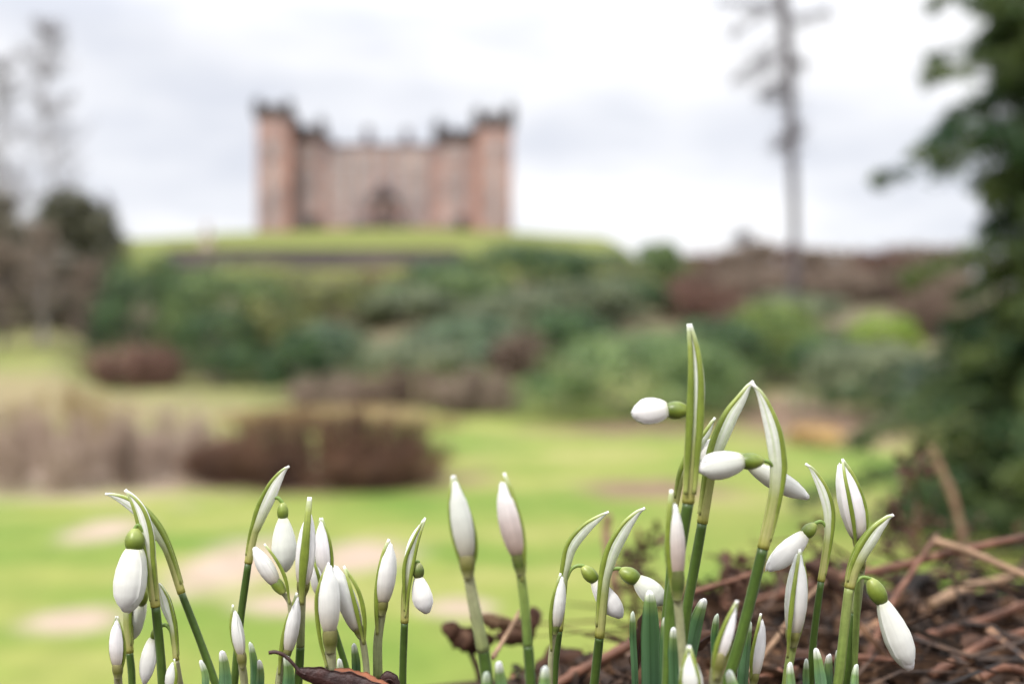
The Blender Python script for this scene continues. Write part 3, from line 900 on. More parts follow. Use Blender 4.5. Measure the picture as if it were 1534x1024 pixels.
def conifer():
    D = 15.5
    x = at(1610, D)
    z0 = tz(x, D)
    root = thing('conifer_tree', 'big dark conifer with drooping branches filling the right edge', 'tree', (x, D, z0), EV)
    mb = MB()
    tube(mb, catmull([(x, D, z0 - 0.3), (x + .05, D, z0 + 4), (x, D, z0 + 10.5)], 8), 0.28, 0.05, 12, jitter=0.05)
    mb.build('trunk', M['bark'], root)
    rg = np.random.default_rng(15)
    bst, ben, cen, nor = [], [], [], []
    sp0, sp1 = [], []
    z = 0.35
    while z < 11.0:
        k = 8 if z < 4.2 else 7
        a0 = rg.uniform(0, 6.28)
        for j in range(k):
            a = a0 + 2 * math.pi * j / k + rg.uniform(-.25, .25)
            long_ = rg.uniform() < (0.20 if z > 3.4 else 0.36)
            Lr = ((rg.uniform(2.7, 3.9) if long_ else (rg.uniform(1.4, 2.25) if z < 3.4 else rg.uniform(1.15, 2.0))) * (1 - (z / 15.5) ** 2.0) + 0.2) * (1.12 if z < 3 else 1.0)
            h0 = np.array([x, D, z0 + z])
            dirv = np.array([math.cos(a), math.sin(a), 0])
            side = np.array([-math.sin(a), math.cos(a), 0])
            tip = h0 + dirv * Lr + np.array([0, 0, -0.22 * Lr + rg.uniform(-.45, .45)])
            bst.append(h0)
            ben.append(tip)
            nt_ = int((24 if long_ else 46) * Lr / 2.0) + 6
            for q in range(nt_):
                t = rg.uniform(0.18, 1.0) if not long_ else 1 - rg.uniform(0, .85) ** 1.5
                p = h0 + (tip - h0) * t + np.array([0, 0, 0.10 * math.sin(t * 3.1)])
                sl = (0.62 * (1.05 - t) + 0.14) * rg.choice([-1, 1]) * rg.uniform(.5, 1.1)
                e = p + side * sl + dirv * abs(sl) * 0.5 + np.array([0, 0, -abs(sl) * rg.uniform(-.25, 1.3)])
                sp0.append(p)
                sp1.append(e)
        z += rg.uniform(0.20, 0.34)
    v, f = twigs_np(np.array(bst), np.array(ben), 0.030, rg, 0.06)
    mesh_obj('branch', v, f, M['bark'], root)
    sp0, sp1 = np.array(sp0), np.array(sp1)
    ns = len(sp0)
    m = 17
    t = rg.uniform(0, 1.05, (ns, m, 1))
    cc = (sp0[:, None] + (sp1 - sp0)[:, None] * t).reshape(-1, 3) + rg.normal(size=(ns * m, 3)) * 0.045
    nn = np.tile(np.array([[0, 0, 1.0]]), (len(cc), 1))
    v, f = leaf_quads(cc, nn, np.full(len(cc), 0.072), rg, 0.32, 0.8)
    mesh_obj('crown', v, f, M['fol_conifer'], root, smooth=False)
conifer()

# ------------------------------------------------------------------ terrace wall
def terrace_wall():
    D = 152
    x0, x1 = at(250, D), at(690, D)
    root = thing('terrace_wall', 'long low grey terrace wall across the slope below the castle', 'wall', ((x0 + x1) / 2, D, tz((x0 + x1) / 2, D)))
    mb = MB()
    zb = tz((x0 + x1) / 2, D) - 2.0
    zt = CZ - (376 - CY) / FPX * D
    mb.box(x0, x1, D, D + 1.2, zb, zt)
    mb.build('wall', M['wall_stone'], root, False)
    mb = MB()
    mb.box(x0 - .15, x1 + .15, D - 0.15, D + 1.35, zt + 0.003, zt + 0.28)
    mb.build('coping', M['stone_dark'], root, False)
terrace_wall()

# ------------------------------------------------------------------ castle
def castle():
    D = 231.0
    k = D / FPX
    X = lambda px: (px - CX) * k
    Z = lambda py: CZ - (py - CY) * k
    zb = Z(349) - 1.0
    root = thing('castle', 'pink sandstone castle with turreted towers on the mound', 'castle', (X(577), D, zb + 1.0))
    def box(name, px0, px1, py0, py1, dy0, dy1, mat, par=root):
        mb = MB()
        mb.box(X(px0), X(px1), D + dy0, D + dy1, Z(py1), Z(py0))
        return mb.build(name, M[mat], par, False)
    def zbox(name, x0, x1, y0, y1, z0, z1, mat, par=root):
        mb = MB()
        mb.box(x0, x1, D + y0, D + y1, z0, z1)
        return mb.build(name, M[mat], par, False)
    py_b = 512 - (zb - CZ) / k
    # main range and wings
    box('main_range', 484, 647, 217, py_b, 3.3, 26, 'stone')
    box('parapet', 483.5, 647.5, 211, 217, 3.1, 26.2, 'stone_dark')
    def window(cx, cy, w, h, dy, mat='stone_pale'):
        mb = MB()
        x0, x1, z0, z1 = X(cx - w / 2), X(cx + w / 2), Z(cy + h / 2), Z(cy - h / 2)
        fw = 0.42
        y0, y1 = D + dy - 0.16, D + dy + 0.1
        mb.box(x0 - fw, x0, y0, y1, z0, z1)
        mb.box(x1, x1 + fw, y0, y1, z0, z1)
        mb.box(x0 - fw - .1, x1 + fw + .1, y0 - .08, y1, z1, z1 + fw * 1.3)
        mb.box(x0 - fw - .1, x1 + fw + .1, y0 - .08, y1, z0 - fw, z0)
        mb.box((x0 + x1) / 2 - .06, (x0 + x1) / 2 + .06, y0 + .03, y1, z0, z1)
        mb.box(x0, (x0 + x1) / 2 - .06, y0 + .03, y1, (z0 + z1) / 2 - .05, (z0 + z1) / 2 + .05)
        mb.box((x0 + x1) / 2 + .06, x1, y0 + .03, y1, (z0 + z1) / 2 - .05, (z0 + z1) / 2 + .05)
        wo = mb.build('window', M[mat], root, False)
        mb = MB()
        mb.box(x0 + .003, x1 - .003, y0 + .09, y1 + .02, z0 + .003, z1 - .003)
        mb.build('pane', M['glass'], wo, False)
    # towers: (px0, px1, top py, front offset)
    def pinnacle(cx, py_top, py_bot, r, dy, par, cap='lead'):
        mb = MB()
        zt, z0 = Z(py_top), Z(py_bot)
        hh = zt - z0
        mb.lathe(X(cx), D + dy, [(r * 0.55, z0 - hh * .35), (r, z0), (r, z0 + hh * .42), (r * 1.12, z0 + hh * .44), (r * 1.12, z0 + hh * .5)], 14)
        t_ = mb.build('turret', M['stone_dark'], par)
        mb = MB()
        zc = z0 + hh * .503
        mb.lathe(X(cx), D + dy, [(r * 1.15, zc), (r * 1.02, zc + hh * .1), (r * .62, zc + hh * .2), (r * .28, zc + hh * .27), (r * .2, zc + hh * .36), (0.08, zc + hh * .49)], 14)
        mb.build('turret_cap', M[cap], t_)
    def tower(px0, px1, py0, dy, pins, depth=12, band=5):
        t_ = box('tower', px0, px1, py0, py_b, dy, dy + depth, 'stone')
        box('parapet', px0 - .8, px1 + .8, py0 - 9, py0 + band, dy - .25, dy + depth + .25, 'stone_dark', t_)
        # merlons
        n = max(3, int((px1 - px0) / 7))
        mb = MB()
        for i in range(n):
            c = px0 + (i + .5) * (px1 - px0) / n
            mb.box(X(c - 1.6), X(c + 1.6), D + dy - .2, D + dy + .5, Z(py0 - 8.9), Z(py0 - 14))
        mb.box(X(px0 + .3), X(px1 - .3), D + dy - .19, D + dy + .49, Z(py0 - 8.9) + .004, Z(py0 - 10.4))
        ob_ = mb.build('battlement', M['stone_dark'], t_, False)
        for cx, pt in pins:
            pinnacle(cx, pt, py0 - 2, 1.15, dy + .3, t_)
        return t_
    tA = tower(388, 436, 174, -2, ((389, 143), (435, 145), (411, 152)))
    tB = tower(438, 482, 199, 3, ((477, 163), (459, 182), (444, 174)), band=8)
    tC = tower(649, 712, 204, 3, ((655, 164), (672, 180), (690, 186), (704, 182)), band=8)
    tD = tower(714, 767, 188, -2, ((716, 156), (765, 148), (741, 160)))
    # red quoins at the tower corners
    for px, dy, top in ((433.5, -2, 185), (390.0, -2, 185), (716.5, -2, 198), (764.8, -2, 198), (479.8, 3, 210), (651.2, 3, 214)):
        w = 4.6 if px in (433.5, 716.5) else 1.3
        box('quoins', px - w / 2, px + w / 2, top, py_b - 2, dy - .12, dy + .3, 'stone_quoin')
    # chimney stacks on the roofs
    for cx, pt, w, d_ in ((541, 174, 11, 10), (602, 177, 11, 10), (500, 200, 9, 12), (520, 206, 7, 14), (573, 204, 7, 14), (622, 205, 7, 14), (636, 199, 9, 12)):
        mb = MB()
        mb.box(X(cx - w / 2), X(cx + w / 2), D + d_, D + d_ + 2.2, Z(214), Z(pt + 4))
        c_ = mb.build('chimney', M['stone_dark'], root, False)
        mb = MB()
        for q in (-1, 0, 1):
            mb.lathe(X(cx) + q * .42, D + d_ + 1.1, [(.22, Z(pt + 4) + .003), (.17, Z(pt))], 8)
        mb.build('chimney_pot', M['stone_dark'], c_)
    box('roof', 490, 641, 210, 213, 8, 22, 'lead')
    # windows: four storeys of the main range, and the towers
    for row, cy in enumerate((235, 262, 290, 318)):
        for c in (497, 515, 533, 551, 595, 613, 630):
            if row == 3 and c in (551, 595):
                continue
            window(c, cy, 8.5, 15 if row < 3 else 10, 3.3)
        if row < 3:
            window(573, cy, 7, 13, 3.3)
    for cx, dy in ((411, -2), (741, -2), (458, 3), (681, 3)):
        for cy in (228, 262, 292, 322):
            ws = (cx,) if cx in (411, 741) else (cx - 9, cx + 9)
            for c in ws:
                window(c, cy, 10 if len(ws) == 1 else 7, 14, dy)
    # entrance: porch with arched doorway and the double stair in front
    box('porch', 560, 587, 284, py_b, 0.5, 3.3, 'stone')
    mb = MB()
    y0 = D + 0.3
    xs = [(X(573) + 1.5 * math.cos(a), Z(318) + 1.5 * math.sin(a)) for a in np.linspace(0, math.pi, 13)]
    ring = [(X(573) + 1.5, Z(345))] + xs + [(X(573) - 1.5, Z(345))]
    n = len(ring)
    mb.v = [(a, y0, b) for a, b in ring] + [(a, y0 + .18, b) for a, b in ring]
    mb.uv = [(0, 0)] * (2 * n)
    mb.f = [tuple(range(n)), tuple(reversed(range(n, 2 * n)))] + [(i, i + n, (i + 1) % n + n, (i + 1) % n) for i in range(n)]
    mb.build('door', M['dark_wood'], root, False)
    mb = MB()
    mb.v = [(X(552), D - .4, Z(296)), (X(594), D - .4, Z(296)), (X(573), D - .4, Z(272)), (X(552), D + 3.3, Z(296)), (X(594), D + 3.3, Z(296)), (X(573), D + 3.3, Z(272))]
    mb.uv = [(0, 0)] * 6
    mb.f = [(0, 1, 2), (5, 4, 3), (0, 3, 4, 1), (1, 4, 5, 2), (2, 5, 3, 0)]
    mb.build('pediment', M['stone_dark'], root, False)
    for sgn in (-1, 1):
        mb = MB()
        for i in range(12):
            xa = X(573) + sgn * (2.6 + i * 0.55)
            mb.box(min(xa, xa + sgn * .55), max(xa, xa + sgn * .55), D - 3.2, D - 0.6, zb, Z(330) - i * 0.24)
        mb.build('stair', M['stone_dark'], root, False)
    for c in (466, 690):
        box('low_doorway', c - 7, c + 7, 322, py_b, 1.5, 2.6, 'dark_wood')
castle()

def monument():
    D = 180
    x = at(310, D)
    z0 = tz(x, D)
    root = thing('garden_monument', 'pale stone monument on the crest left of the castle', 'monument', (x, D, z0))
    mb = MB()
    mb.box(x - .9, x + .9, D - .9, D + .9, z0 - .5, z0 + 1.4)
    mb.build('plinth', M['stone_pale'], root, False)
    mb = MB()
    mb.lathe(x, D, [(.5, z0 + 1.403), (.4, z0 + 3.4), (.6, z0 + 3.6), (.35, z0 + 3.9), (.15, z0 + 4.8)], 12)
    mb.build('shaft', M['stone_pale'], root)
monument()

# ------------------------------------------------------------------ snowdrops
SD = 'snowdrops on the bank'
prng = random.Random(3)

def wpath(pts, D, dd=None, per=8):
    """image-plane control points (px, py[, extra depth in mm]) at distance D -> smooth world polyline"""
    q = []
    n = len(pts)
    for i, p in enumerate(pts):
        e = p[2] / 1000.0 if len(p) > 2 else 0.0
        if dd:
            e += dd[0] + (dd[1] - dd[0]) * i / max(n - 1, 1)
        q.append(P(p[0], p[1], D + e))
    return [Vector(v) for v in catmull(q, per)]

def to_ground(pts):
    """extend a path downwards until it enters the soil"""
    a, b = pts[0], pts[min(3, len(pts) - 1)]
    d = (a - b).normalized()
    if d.z > -0.6:
        d = (d + Vector((0, 0, -1.2))).normalized()
    d = (d + Vector((0, 0.08, -0.5))).normalized()
    p, ext = a.copy(), []
    for _ in range(40):
        p = p + d * 0.004
        d = (d * 0.9 + Vector((0, 0, -0.1))).normalized()
        ext.append(p.copy())
        if p.z < tz(p.x, p.y) - 0.004:
            break
    return list(reversed(ext)) + list(pts)

PET = ([0, .05, .15, .35, .55, .75, .88, .95, 1.0])
PRO = {'drop': [.34, .46, .64, .88, 1.0, .90, .64, .40, .10],
       'wide': [.50, .62, .78, .95, 1.0, .88, .62, .38, .10],
       'bud': [.46, .62, .82, .99, .98, .78, .52, .31, .08],
       'slim': [.40, .55, .74, .96, 1.0, .84, .58, .36, .09]}

def petals(root, base, tip, w, prof, mat, phi=0.0, flare=0.05, seed=0):
    rr = random.Random(900 + seed)
    ax = tip - base
    Ln = ax.length
    T = ax.normalized()
    ref = Vector((0, 1, 0))
    B = (ref - T * T.dot(ref)).normalized()
    Nn = B.cross(T)
    mb = MB()
    core = [base + ax * (0.04 + 0.915 * j / 14) for j in range(15)]
    sweep(mb, core, lambda t: (max(np.interp(0.04 + .915 * t, PET, prof) * w / 2 * .84, .0002),) * 2 + (0, 0), 14)
    mb.build('inner_petals', mat, root)
    nu, nv = 13, 18
    for k in range(3):
        a0 = phi + k * 2 * math.pi / 3 + rr.uniform(-.08, .08)
        ls = rr.uniform(0.955, 1.0)
        fl = flare * rr.uniform(0.4, 1.3)
        lift = (1.045, 0.97, 0.94)[k]
        wav = rr.uniform(0, 6)
        mb = MB()
        th = 0.00035
        for side in (0, 1):
            pts, uv = [], []
            for j in range(nv):
                t = j / (nv - 1)
                r = np.interp(t, PET, prof) * w / 2 * lift
                span = 1.22 * (1 - 0.45 * max(0, t - .78) / .22) * (0.86 + 0.14 * min(1, t / .2))
                for i in range(nu):
                    u = -1 + 2 * i / (nu - 1)
                    an = a0 + u * span
                    # shallow lengthwise ridges and a slightly loose margin
                    rg_ = r * (1 + 0.010 * math.cos(u * 9.5) + 0.022 * math.sin(3.1 * t + wav) * u) + fl * w * 0.5 * (t ** 1.6) * (0.5 + 0.5 * u * u) * 0.6
                    rg_ += 0.00022 * abs(u) ** 3
                    tt = t * ls * (1 - 0.05 * u * u * t)
                    if side:
                        rg_ -= th * (1 - 0.5 * abs(u))
                    p = base + T * (Ln * tt) + (Nn * math.cos(an) + B * math.sin(an)) * max(rg_, 0.00008)
                    pts.append(tuple(p))
                    uv.append((i / (nu - 1), t))
            if side:
                mb.grid([q for row in range(nv) for q in reversed(pts[row * nu:(row + 1) * nu])], nu, nv, [q for row in range(nv) for q in reversed(uv[row * nu:(row + 1) * nu])])
            else:
                mb.grid(pts, nu, nv, uv)
        # stitch the rim
        o2 = nu * nv
        for j in range(nv - 1):
            for c_out, c_in in ((0, nu - 1), (nu - 1, 0)):
                a, b = j * nu + c_out, (j + 1) * nu + c_out
                c, d = o2 + (j + 1) * nu + c_in, o2 + j * nu + c_in
                mb.f.append((b, a, d, c) if c_out == 0 else (a, b, c, d))
        for i in range(nu - 1):
            a, b = (nv - 1) * nu + i, (nv - 1) * nu + i + 1
            c, d = o2 + (nv - 1) * nu + nu - 1 - (i + 1), o2 + (nv - 1) * nu + nu - 1 - i
            mb.f.append((a, b, c, d))
            a, b = i, i + 1
            c, d = o2 + nu - 1 - (i + 1), o2 + nu - 1 - i
            mb.f.append((b, a, d, c))
        mb.build('petal', mat, root)

def ovary(root, a, b, w, mat, slim=False):
    pts = [a + (b - a) * (i / 12) for i in range(13)]
    prof = lambda t: (w / 2) * float(np.interp(t, [0, .06, .2, .45, .7, .9, 1], [.30, .46, .74, 1.0, .98, .78, .55] if not slim else [.55, .62, .76, .95, 1.0, .92, .80]))
    mb = MB()
    sweep(mb, pts, lambda t: (prof(t), prof(t), 0, 0), 16)
    mb.build('ovary', mat, root)

def rib(root, pts, w, depth_mul=0.7, taper=(0.55, 1.0, 0.55), mat='rib'):
    mb = MB()
    f = lambda t: w / 2 * float(np.interp(t, [0, .45, .93, 1], [taper[0], taper[1], taper[2], taper[2] * .75]))
    sweep(mb, pts, lambda t: (f(t), f(t) * depth_mul, 0, 0), 10)
    mb.build('rib', M[mat], root)

def stem_parts(root, pts_px, w, D, dd, mats=('stem',), junction=True):
    pts = to_ground(wpath(pts_px, D, dd))
    k = D / FPX
    mb = MB()
    sweep(mb, pts, lambda t: ((w[0] + (w[1] - w[0]) * t) / 2 * k * (1 + 0.02 * math.sin(t * 23)), (w[0] + (w[1] - w[0]) * t) / 2 * k * .92, 0, 0), 14)
    mb.build('stem', M[mats[0]], root)
    return pts

def hanging(label, D, stem, sw, sp, spw, side, ped, ov, fl, ts=0.34, prof='drop', ribw=6.5, smat='stem', phi=None, dd=(0.004, 0.0), fdy=0.0, seed=0, ovmat='ovary', front=False, ribs=None, flare=0.05):
    k = D / FPX
    pts = to_ground(wpath(stem, D, dd))
    root = thing('snowdrop', label, 'snowdrop', tuple(pts[0]), SD)
    stem_parts(root, stem, sw, D, dd, (smat,))
    spp = wpath(sp, D)
    rj = sw[1] / 2 * 1.10 * k
    def half(t):
        if t < ts:
            return rj * (1 + 0.10 * t / ts)
        q = (t - ts) / (1 - ts)
        return max(rj * 1.10 * (1 - q) + spw / 2 * k * math.sin(math.pi * min(1, q * 0.93 + .05)) ** 0.8 * q ** .35, 0.00035)
    def sec(t):
        h = half(t)
        q = max(0, (t - ts) / (1 - ts))
        off = 0 if front else side * max(0, h - rj * (1 - .55 * q))
        dep = rj * (1 - .55 * q) + .25 * max(0, h - rj)
        if t > 0.97:
            dep *= 0.8
        return (h, dep * .9, off, 0)
    mb = MB()
    sweep(mb, spp, sec, 18)
    spo = mb.build('spathe', M['spathe'], root)
    # the two green keels of the spathe
    t = arclen(spp)
    fr = frames(spp)
    def keel(edge, dep):
        q = []
        for p, (T, Nn, B), tt in zip(spp, fr, t):
            if tt < 0.05:
                continue
            h, d_, off, _ = sec(tt)
            q.append(p + Nn * (off + edge * (h - ribw * .36 * k)) + B * (dep * d_))
        return q
    if ribs:
        for r_ in ribs:
            rib(root, wpath(r_, D, (-0.002, -0.001)), ribw * k, 0.8)
    elif front:
        rib(root, keel(-1, -0.75), ribw * k)
        rib(root, keel(1, -0.75), ribw * k)
    else:
        rib(root, keel(-side, -0.6), ribw * 1.3 * k)
        rib(root, keel(-side, 0.6), ribw * 1.3 * k)
    # flower
    a = P(ov[0][0], ov[0][1], D + fdy * 0.35)
    b = P(ov[1][0], ov[1][1], D + fdy * 0.55)
    if ped:
        pp = [P(x, y, D + fdy * 0.3 * i / (len(ped) - 1)) for i, (x, y) in enumerate(ped)]
        pp = [Vector(v) for v in catmull(pp + [a + (b - a) * 0.06], 8)]
        mb = MB()
        tube(mb, pp, 2.6 * k, 2.9 * k, 10)
        mb.build('pedicel', M['pedicel'], root)
    ovary(root, a, b, ov[2] * k, M[ovmat])
    f0 = P(fl[0][0], fl[0][1], D + fdy * 0.55)
    f1 = P(fl[1][0], fl[1][1], D + fdy)
    f0 = f0 + (f1 - f0) * -0.03
    petals(root, f0, f1, fl[2] * k, PRO[prof], M['petal'], -math.pi / 2 + (prng.uniform(-.45, .45) if phi is None else phi), flare, seed)
    return root

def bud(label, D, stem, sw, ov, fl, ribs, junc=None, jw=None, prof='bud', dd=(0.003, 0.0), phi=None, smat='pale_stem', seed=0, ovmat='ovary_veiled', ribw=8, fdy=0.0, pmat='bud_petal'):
    """flower still standing upright inside the green-keeled spathe; stem runs from the bottom up to the ovary"""
    k = D / FPX
    stem = list(stem) + [(ov[0][0] + .35 * (ov[1][0] - ov[0][0]), ov[0][1] + .35 * (ov[1][1] - ov[0][1]))]
    low = junc if junc else stem
    pts = to_ground(wpath(low, D, dd if not junc else (dd[0], dd[0])))
    root = thing('snowdrop', label, 'snowdrop', tuple(pts[0]), SD)
    if junc:
        stem_parts(root, junc, (jw or sw[0] * .95, jw or sw[0] * .95), D, (dd[0], dd[0]), ('stem',))
        q = wpath(stem, D, (dd[0], dd[1]))
        mb = MB()
        sweep(mb, q, lambda t: ((sw[0] + (sw[1] - sw[0]) * t) / 2 * k * 1.06, (sw[0] + (sw[1] - sw[0]) * t) / 2 * k, 0, 0), 14)
        mb.build('spathe', M['mid_stem' if smat == 'mid_stem' else 'pale_stem'], root)
    else:
        stem_parts(root, stem, sw, D, dd, (smat,))
    a, b = P(ov[0][0], ov[0][1], D), P(ov[1][0], ov[1][1], D + fdy * .2)
    ovary(root, a, b, ov[2] * k, M[ovmat], True)
    f0, f1 = P(fl[0][0], fl[0][1], D + fdy * .2), P(fl[1][0], fl[1][1], D + fdy)
    petals(root, f0 + (f1 - f0) * -.05, f1, fl[2] * k, PRO[prof], M[pmat], -math.pi / 2 + (prng.uniform(-.5, .5) if phi is None else phi), 0.0, seed)
    for r_, off in ribs:
        o = off * k
        n = len(r_)
        # keels listed from their foot to the tip; they bow outwards in the middle
        q = [P(x, y, D + o * math.sin(math.pi * (0.15 + 0.75 * i / max(n - 1, 1)))) for i, (x, y) in enumerate(r_)]
        rib(root, [Vector(v) for v in catmull(q, 8)], ribw * k, 0.6, (0.5, 1.0, 0.62))
    return root

# ---- left group
hanging('large plump hanging snowdrop at the far left, biggest white bloom of the left group', 0.300,
        [(244, 1030), (240, 975), (233, 908)], (15, 13), [(233, 908), (230, 880), (226, 838), (221, 802), (212, 770), (201, 749), (188, 733)], 17, -1,
        [(226, 845), (222, 818), (216, 797), (208, 786), (203, 790)], ((202, 791), (202, 826), 29), ((203, 824), (190, 920), 47), 0.42, 'wide', 8, phi=0.35, seed=1, front=True, fdy=-0.004, flare=.12)
hanging('snowdrop on the stalk leaning left whose spathe tip is the leftmost of all', 0.306,
        [(326, 1032), (300, 960), (272, 888)], (13.5, 11), [(272, 888), (256, 836), (238, 793), (215, 763), (187, 746), (158, 739)], 17, -1,
        [(243, 812), (228, 806), (218, 830), (214, 880)], ((214, 880), (212, 905), 18), ((211, 905), (196, 960, ), 24), 0.36, 'slim', 6, seed=2, fdy=0.012, dd=(0.006, 0.006))
hanging('short snowdrop half hidden behind the large plump bloom at the far left', 0.312,
        [(198, 1030), (197, 1005), (194, 977)], (12, 11), [(194, 977), (192, 930), (195, 880), (205, 845), (216, 815)], 12, -1,
        [(200, 866), (208, 858), (214, 872)], ((214, 874), (213, 897), 17), ((213, 896), (200, 950), 24), 0.4, 'slim', 5, seed=3, fdy=0.016, dd=(0.004, 0.004))
bud('leftmost upright bud, green keels on both sides, below the large plump bloom', 0.298, [(178, 1032), (177, 1018)], (11, 12), ((177, 1016), (176, 992), 16), ((176, 994), (175, 926), 20),
    [([(178, 1020), (167, 985), (166, 955), (174, 922)], 0), ([(177, 1020), (186, 985), (185, 955), (176, 922)], 0)], ribw=5, seed=4)
hanging('hanging snowdrop low on the left, its white petals cut by the lower edge', 0.303,
        [(272, 1030), (268, 1012), (264, 988)], (9, 8.5), [(264, 988), (260, 940), (253, 902), (246, 886), (238, 873)], 15, -1,
        [(259, 965), (256, 945), (249, 936), (240, 937)], ((236, 938), (230, 957), 13), ((229, 957), (216, 1026), 23), 0.45, 'slim', 4, smat='pale_stem', seed=5)
bud('small low bud just right of the leaning stalk, barely above the lower edge', 0.297, [(256, 1060), (256, 1045)], (10, 10), ((256, 1045), (256, 1030), 13), ((256, 1033), (259, 990), 17),
    [([(256, 1045), (264, 1015), (261, 986)], -8)], ribw=5, seed=6)
bud('upright bud with a single green keel on its left, between the first leaves', 0.294, [(367, 1034), (365, 1012), (363, 998)], (9, 12), ((364, 1000), (361, 976), 15), ((361, 978), (351, 912), 19),
    [([(364, 1004), (351, 965), (346, 935), (349, 905)], -4)], ribw=6.5, seed=7)
hanging('hanging snowdrop with rounded white bloom and curled pale spathe above it', 0.305,
        [(350, 1034), (360, 930), (372, 843)], (13, 11), [(372, 843), (377, 812), (383, 786), (391, 757), (405, 727), (419, 709), (433, 698)], 18, 1,
        [(388, 780), (395, 762), (405, 748), (415, 745), (421, 750)], ((423, 752), (424, 779), 17), ((424, 777), (428, 857), 36), 0.30, 'drop', 6, phi=-0.25, seed=8)
bud('tilted bud leaning left in front of the rounded bloom, with dark green base', 0.296, [(416, 1034), (422, 985), (433, 945), (434, 905), (422, 885)], (9, 7), ((425, 888), (411, 869), 18), ((413, 872), (379, 817), 24),
    [([(434, 905), (428, 868), (415, 840), (396, 814)], -5)], ribw=6, seed=9, ovmat='ovary')
bud('low bud with a broad green keel on its left, behind the curled dead leaf', 0.298, [(417, 1034), (419, 1010), (425, 985)], (13, 11), ((427, 988), (432, 968), 15), ((432, 972), (446, 890), 20),
    [([(418, 1010), (421, 975), (429, 935), (445, 887)], -5)], ribw=8, seed=10)
bud('tall narrow bud faced by one broad green keel, right of the rounded bloom', 0.300, [(450, 968), (451, 930), (453, 885)], (12, 11), ((453, 892), (455, 866), 20), ((455, 872), (464, 765), 28),
    [([(452, 905), (453, 865), (457, 820), (460, 785), (464, 744)], -15)], junc=[(446, 1034), (448, 1005), (450, 968)], jw=13, ribw=14, seed=11, prof='bud')
bud('white bud behind the cluster, green keels along both edges', 0.312, [(495, 1034), (492, 950), (489, 880)], (9, 9), ((489, 888), (487, 862), 16), ((487, 864), (481, 777), 23),
    [([(488, 890), (476, 850), (474, 812), (480, 775)], -3), ([(490, 890), (497, 850), (494, 812), (482, 775)], -3)], ribw=6, seed=12)
bud('slender bud on a thick green stalk leaning left behind the big central bud', 0.309, [(528, 1034), (514, 985), (498, 935), (484, 905)], (12, 9), ((484, 905), (478, 886), 14), ((478, 888), (467, 838), 18),
    [([(486, 910), (480, 875), (474, 852), (467, 833)], -8)], ribw=6, smat='stem', seed=13)
bud('big plump bud of the left cluster, standing over the dead leaf, ovary dark inside', 0.290, [(494, 1034), (495, 1005), (495, 972)], (18, 17), ((495, 978), (494, 940), 23), ((494, 942), (493, 842), 31),
    [([(490, 1000), (479, 955), (474, 900), (481, 868), (493, 842)], 0)], ribw=7, seed=14, phi=0.2, ovmat='ovary_veiled')
bud('bud leaning left with two green keels, right of the big plump bud', 0.296, [(551, 1034), (548, 990), (542, 952)], (10, 10), ((541, 955), (534, 932), 16), ((535, 938), (501, 844), 28),
    [([(545, 965), (534, 915), (525, 880), (515, 847)], -14), ([(546, 965), (546, 925), (537, 885), (515, 847)], -9)], ribw=7, seed=15)
bud('upright bud with green left keel and long pale stalk, left of the small cream bloom', 0.300, [(566, 1015), (566, 960), (572, 918)], (14, 12), ((572, 922), (574, 894), 17), ((574, 898), (585, 810), 27),
    [([(565, 950), (564, 905), (567, 865), (574, 830), (583, 807)], -5)], junc=[(566, 1040), (566, 1015)], jw=13, ribw=9, seed=16)
hanging('small hanging snowdrop with cream bloom and narrow upright spathe, rightmost of the left group', 0.302,
        [(603, 1034), (604, 985), (606, 932)], (12, 11), [(606, 932), (608, 890), (614, 850), (622, 812), (637, 775)], 11, -1,
        [(618, 850), (621, 843), (626, 841)], ((626, 842), (627, 866), 18), ((627, 864), (640, 920), 30), 0.4, 'drop', 6, seed=17,
        ribs=[[(607, 925), (613, 880), (618, 850), (626, 812), (637, 776)], [(606, 915), (605, 875), (606, 845), (615, 818), (634, 778)]], ovmat='ovary_dark')

# ---- the two blurred near buds
bud('blurred tall bud with white tip, left one of the pair standing in the middle', 0.256, [(724, 974), (711, 910), (702, 862)], (19, 15), ((702, 866), (698, 828), 24), ((699, 832), (680, 716), 31),
    [([(700, 870), (688, 835), (678, 795), (674, 755), (678, 712)], -4), ([(704, 862), (713, 825), (706, 780), (692, 740), (680, 712)], 3)], junc=[(731, 1040), (728, 1005), (724, 974)], jw=19, ribw=8, seed=18, smat='pale_stem')
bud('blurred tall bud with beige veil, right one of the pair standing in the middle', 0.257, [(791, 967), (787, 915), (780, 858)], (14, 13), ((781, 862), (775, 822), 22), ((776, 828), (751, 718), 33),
    [([(782, 870), (785, 830), (780, 785), (768, 742), (755, 708)], -8)], junc=[(796, 1040), (794, 1005), (791, 967)], jw=16, ribw=9, seed=19, ovmat='ovary_dark', smat='mid_stem', pmat='bud_veiled')

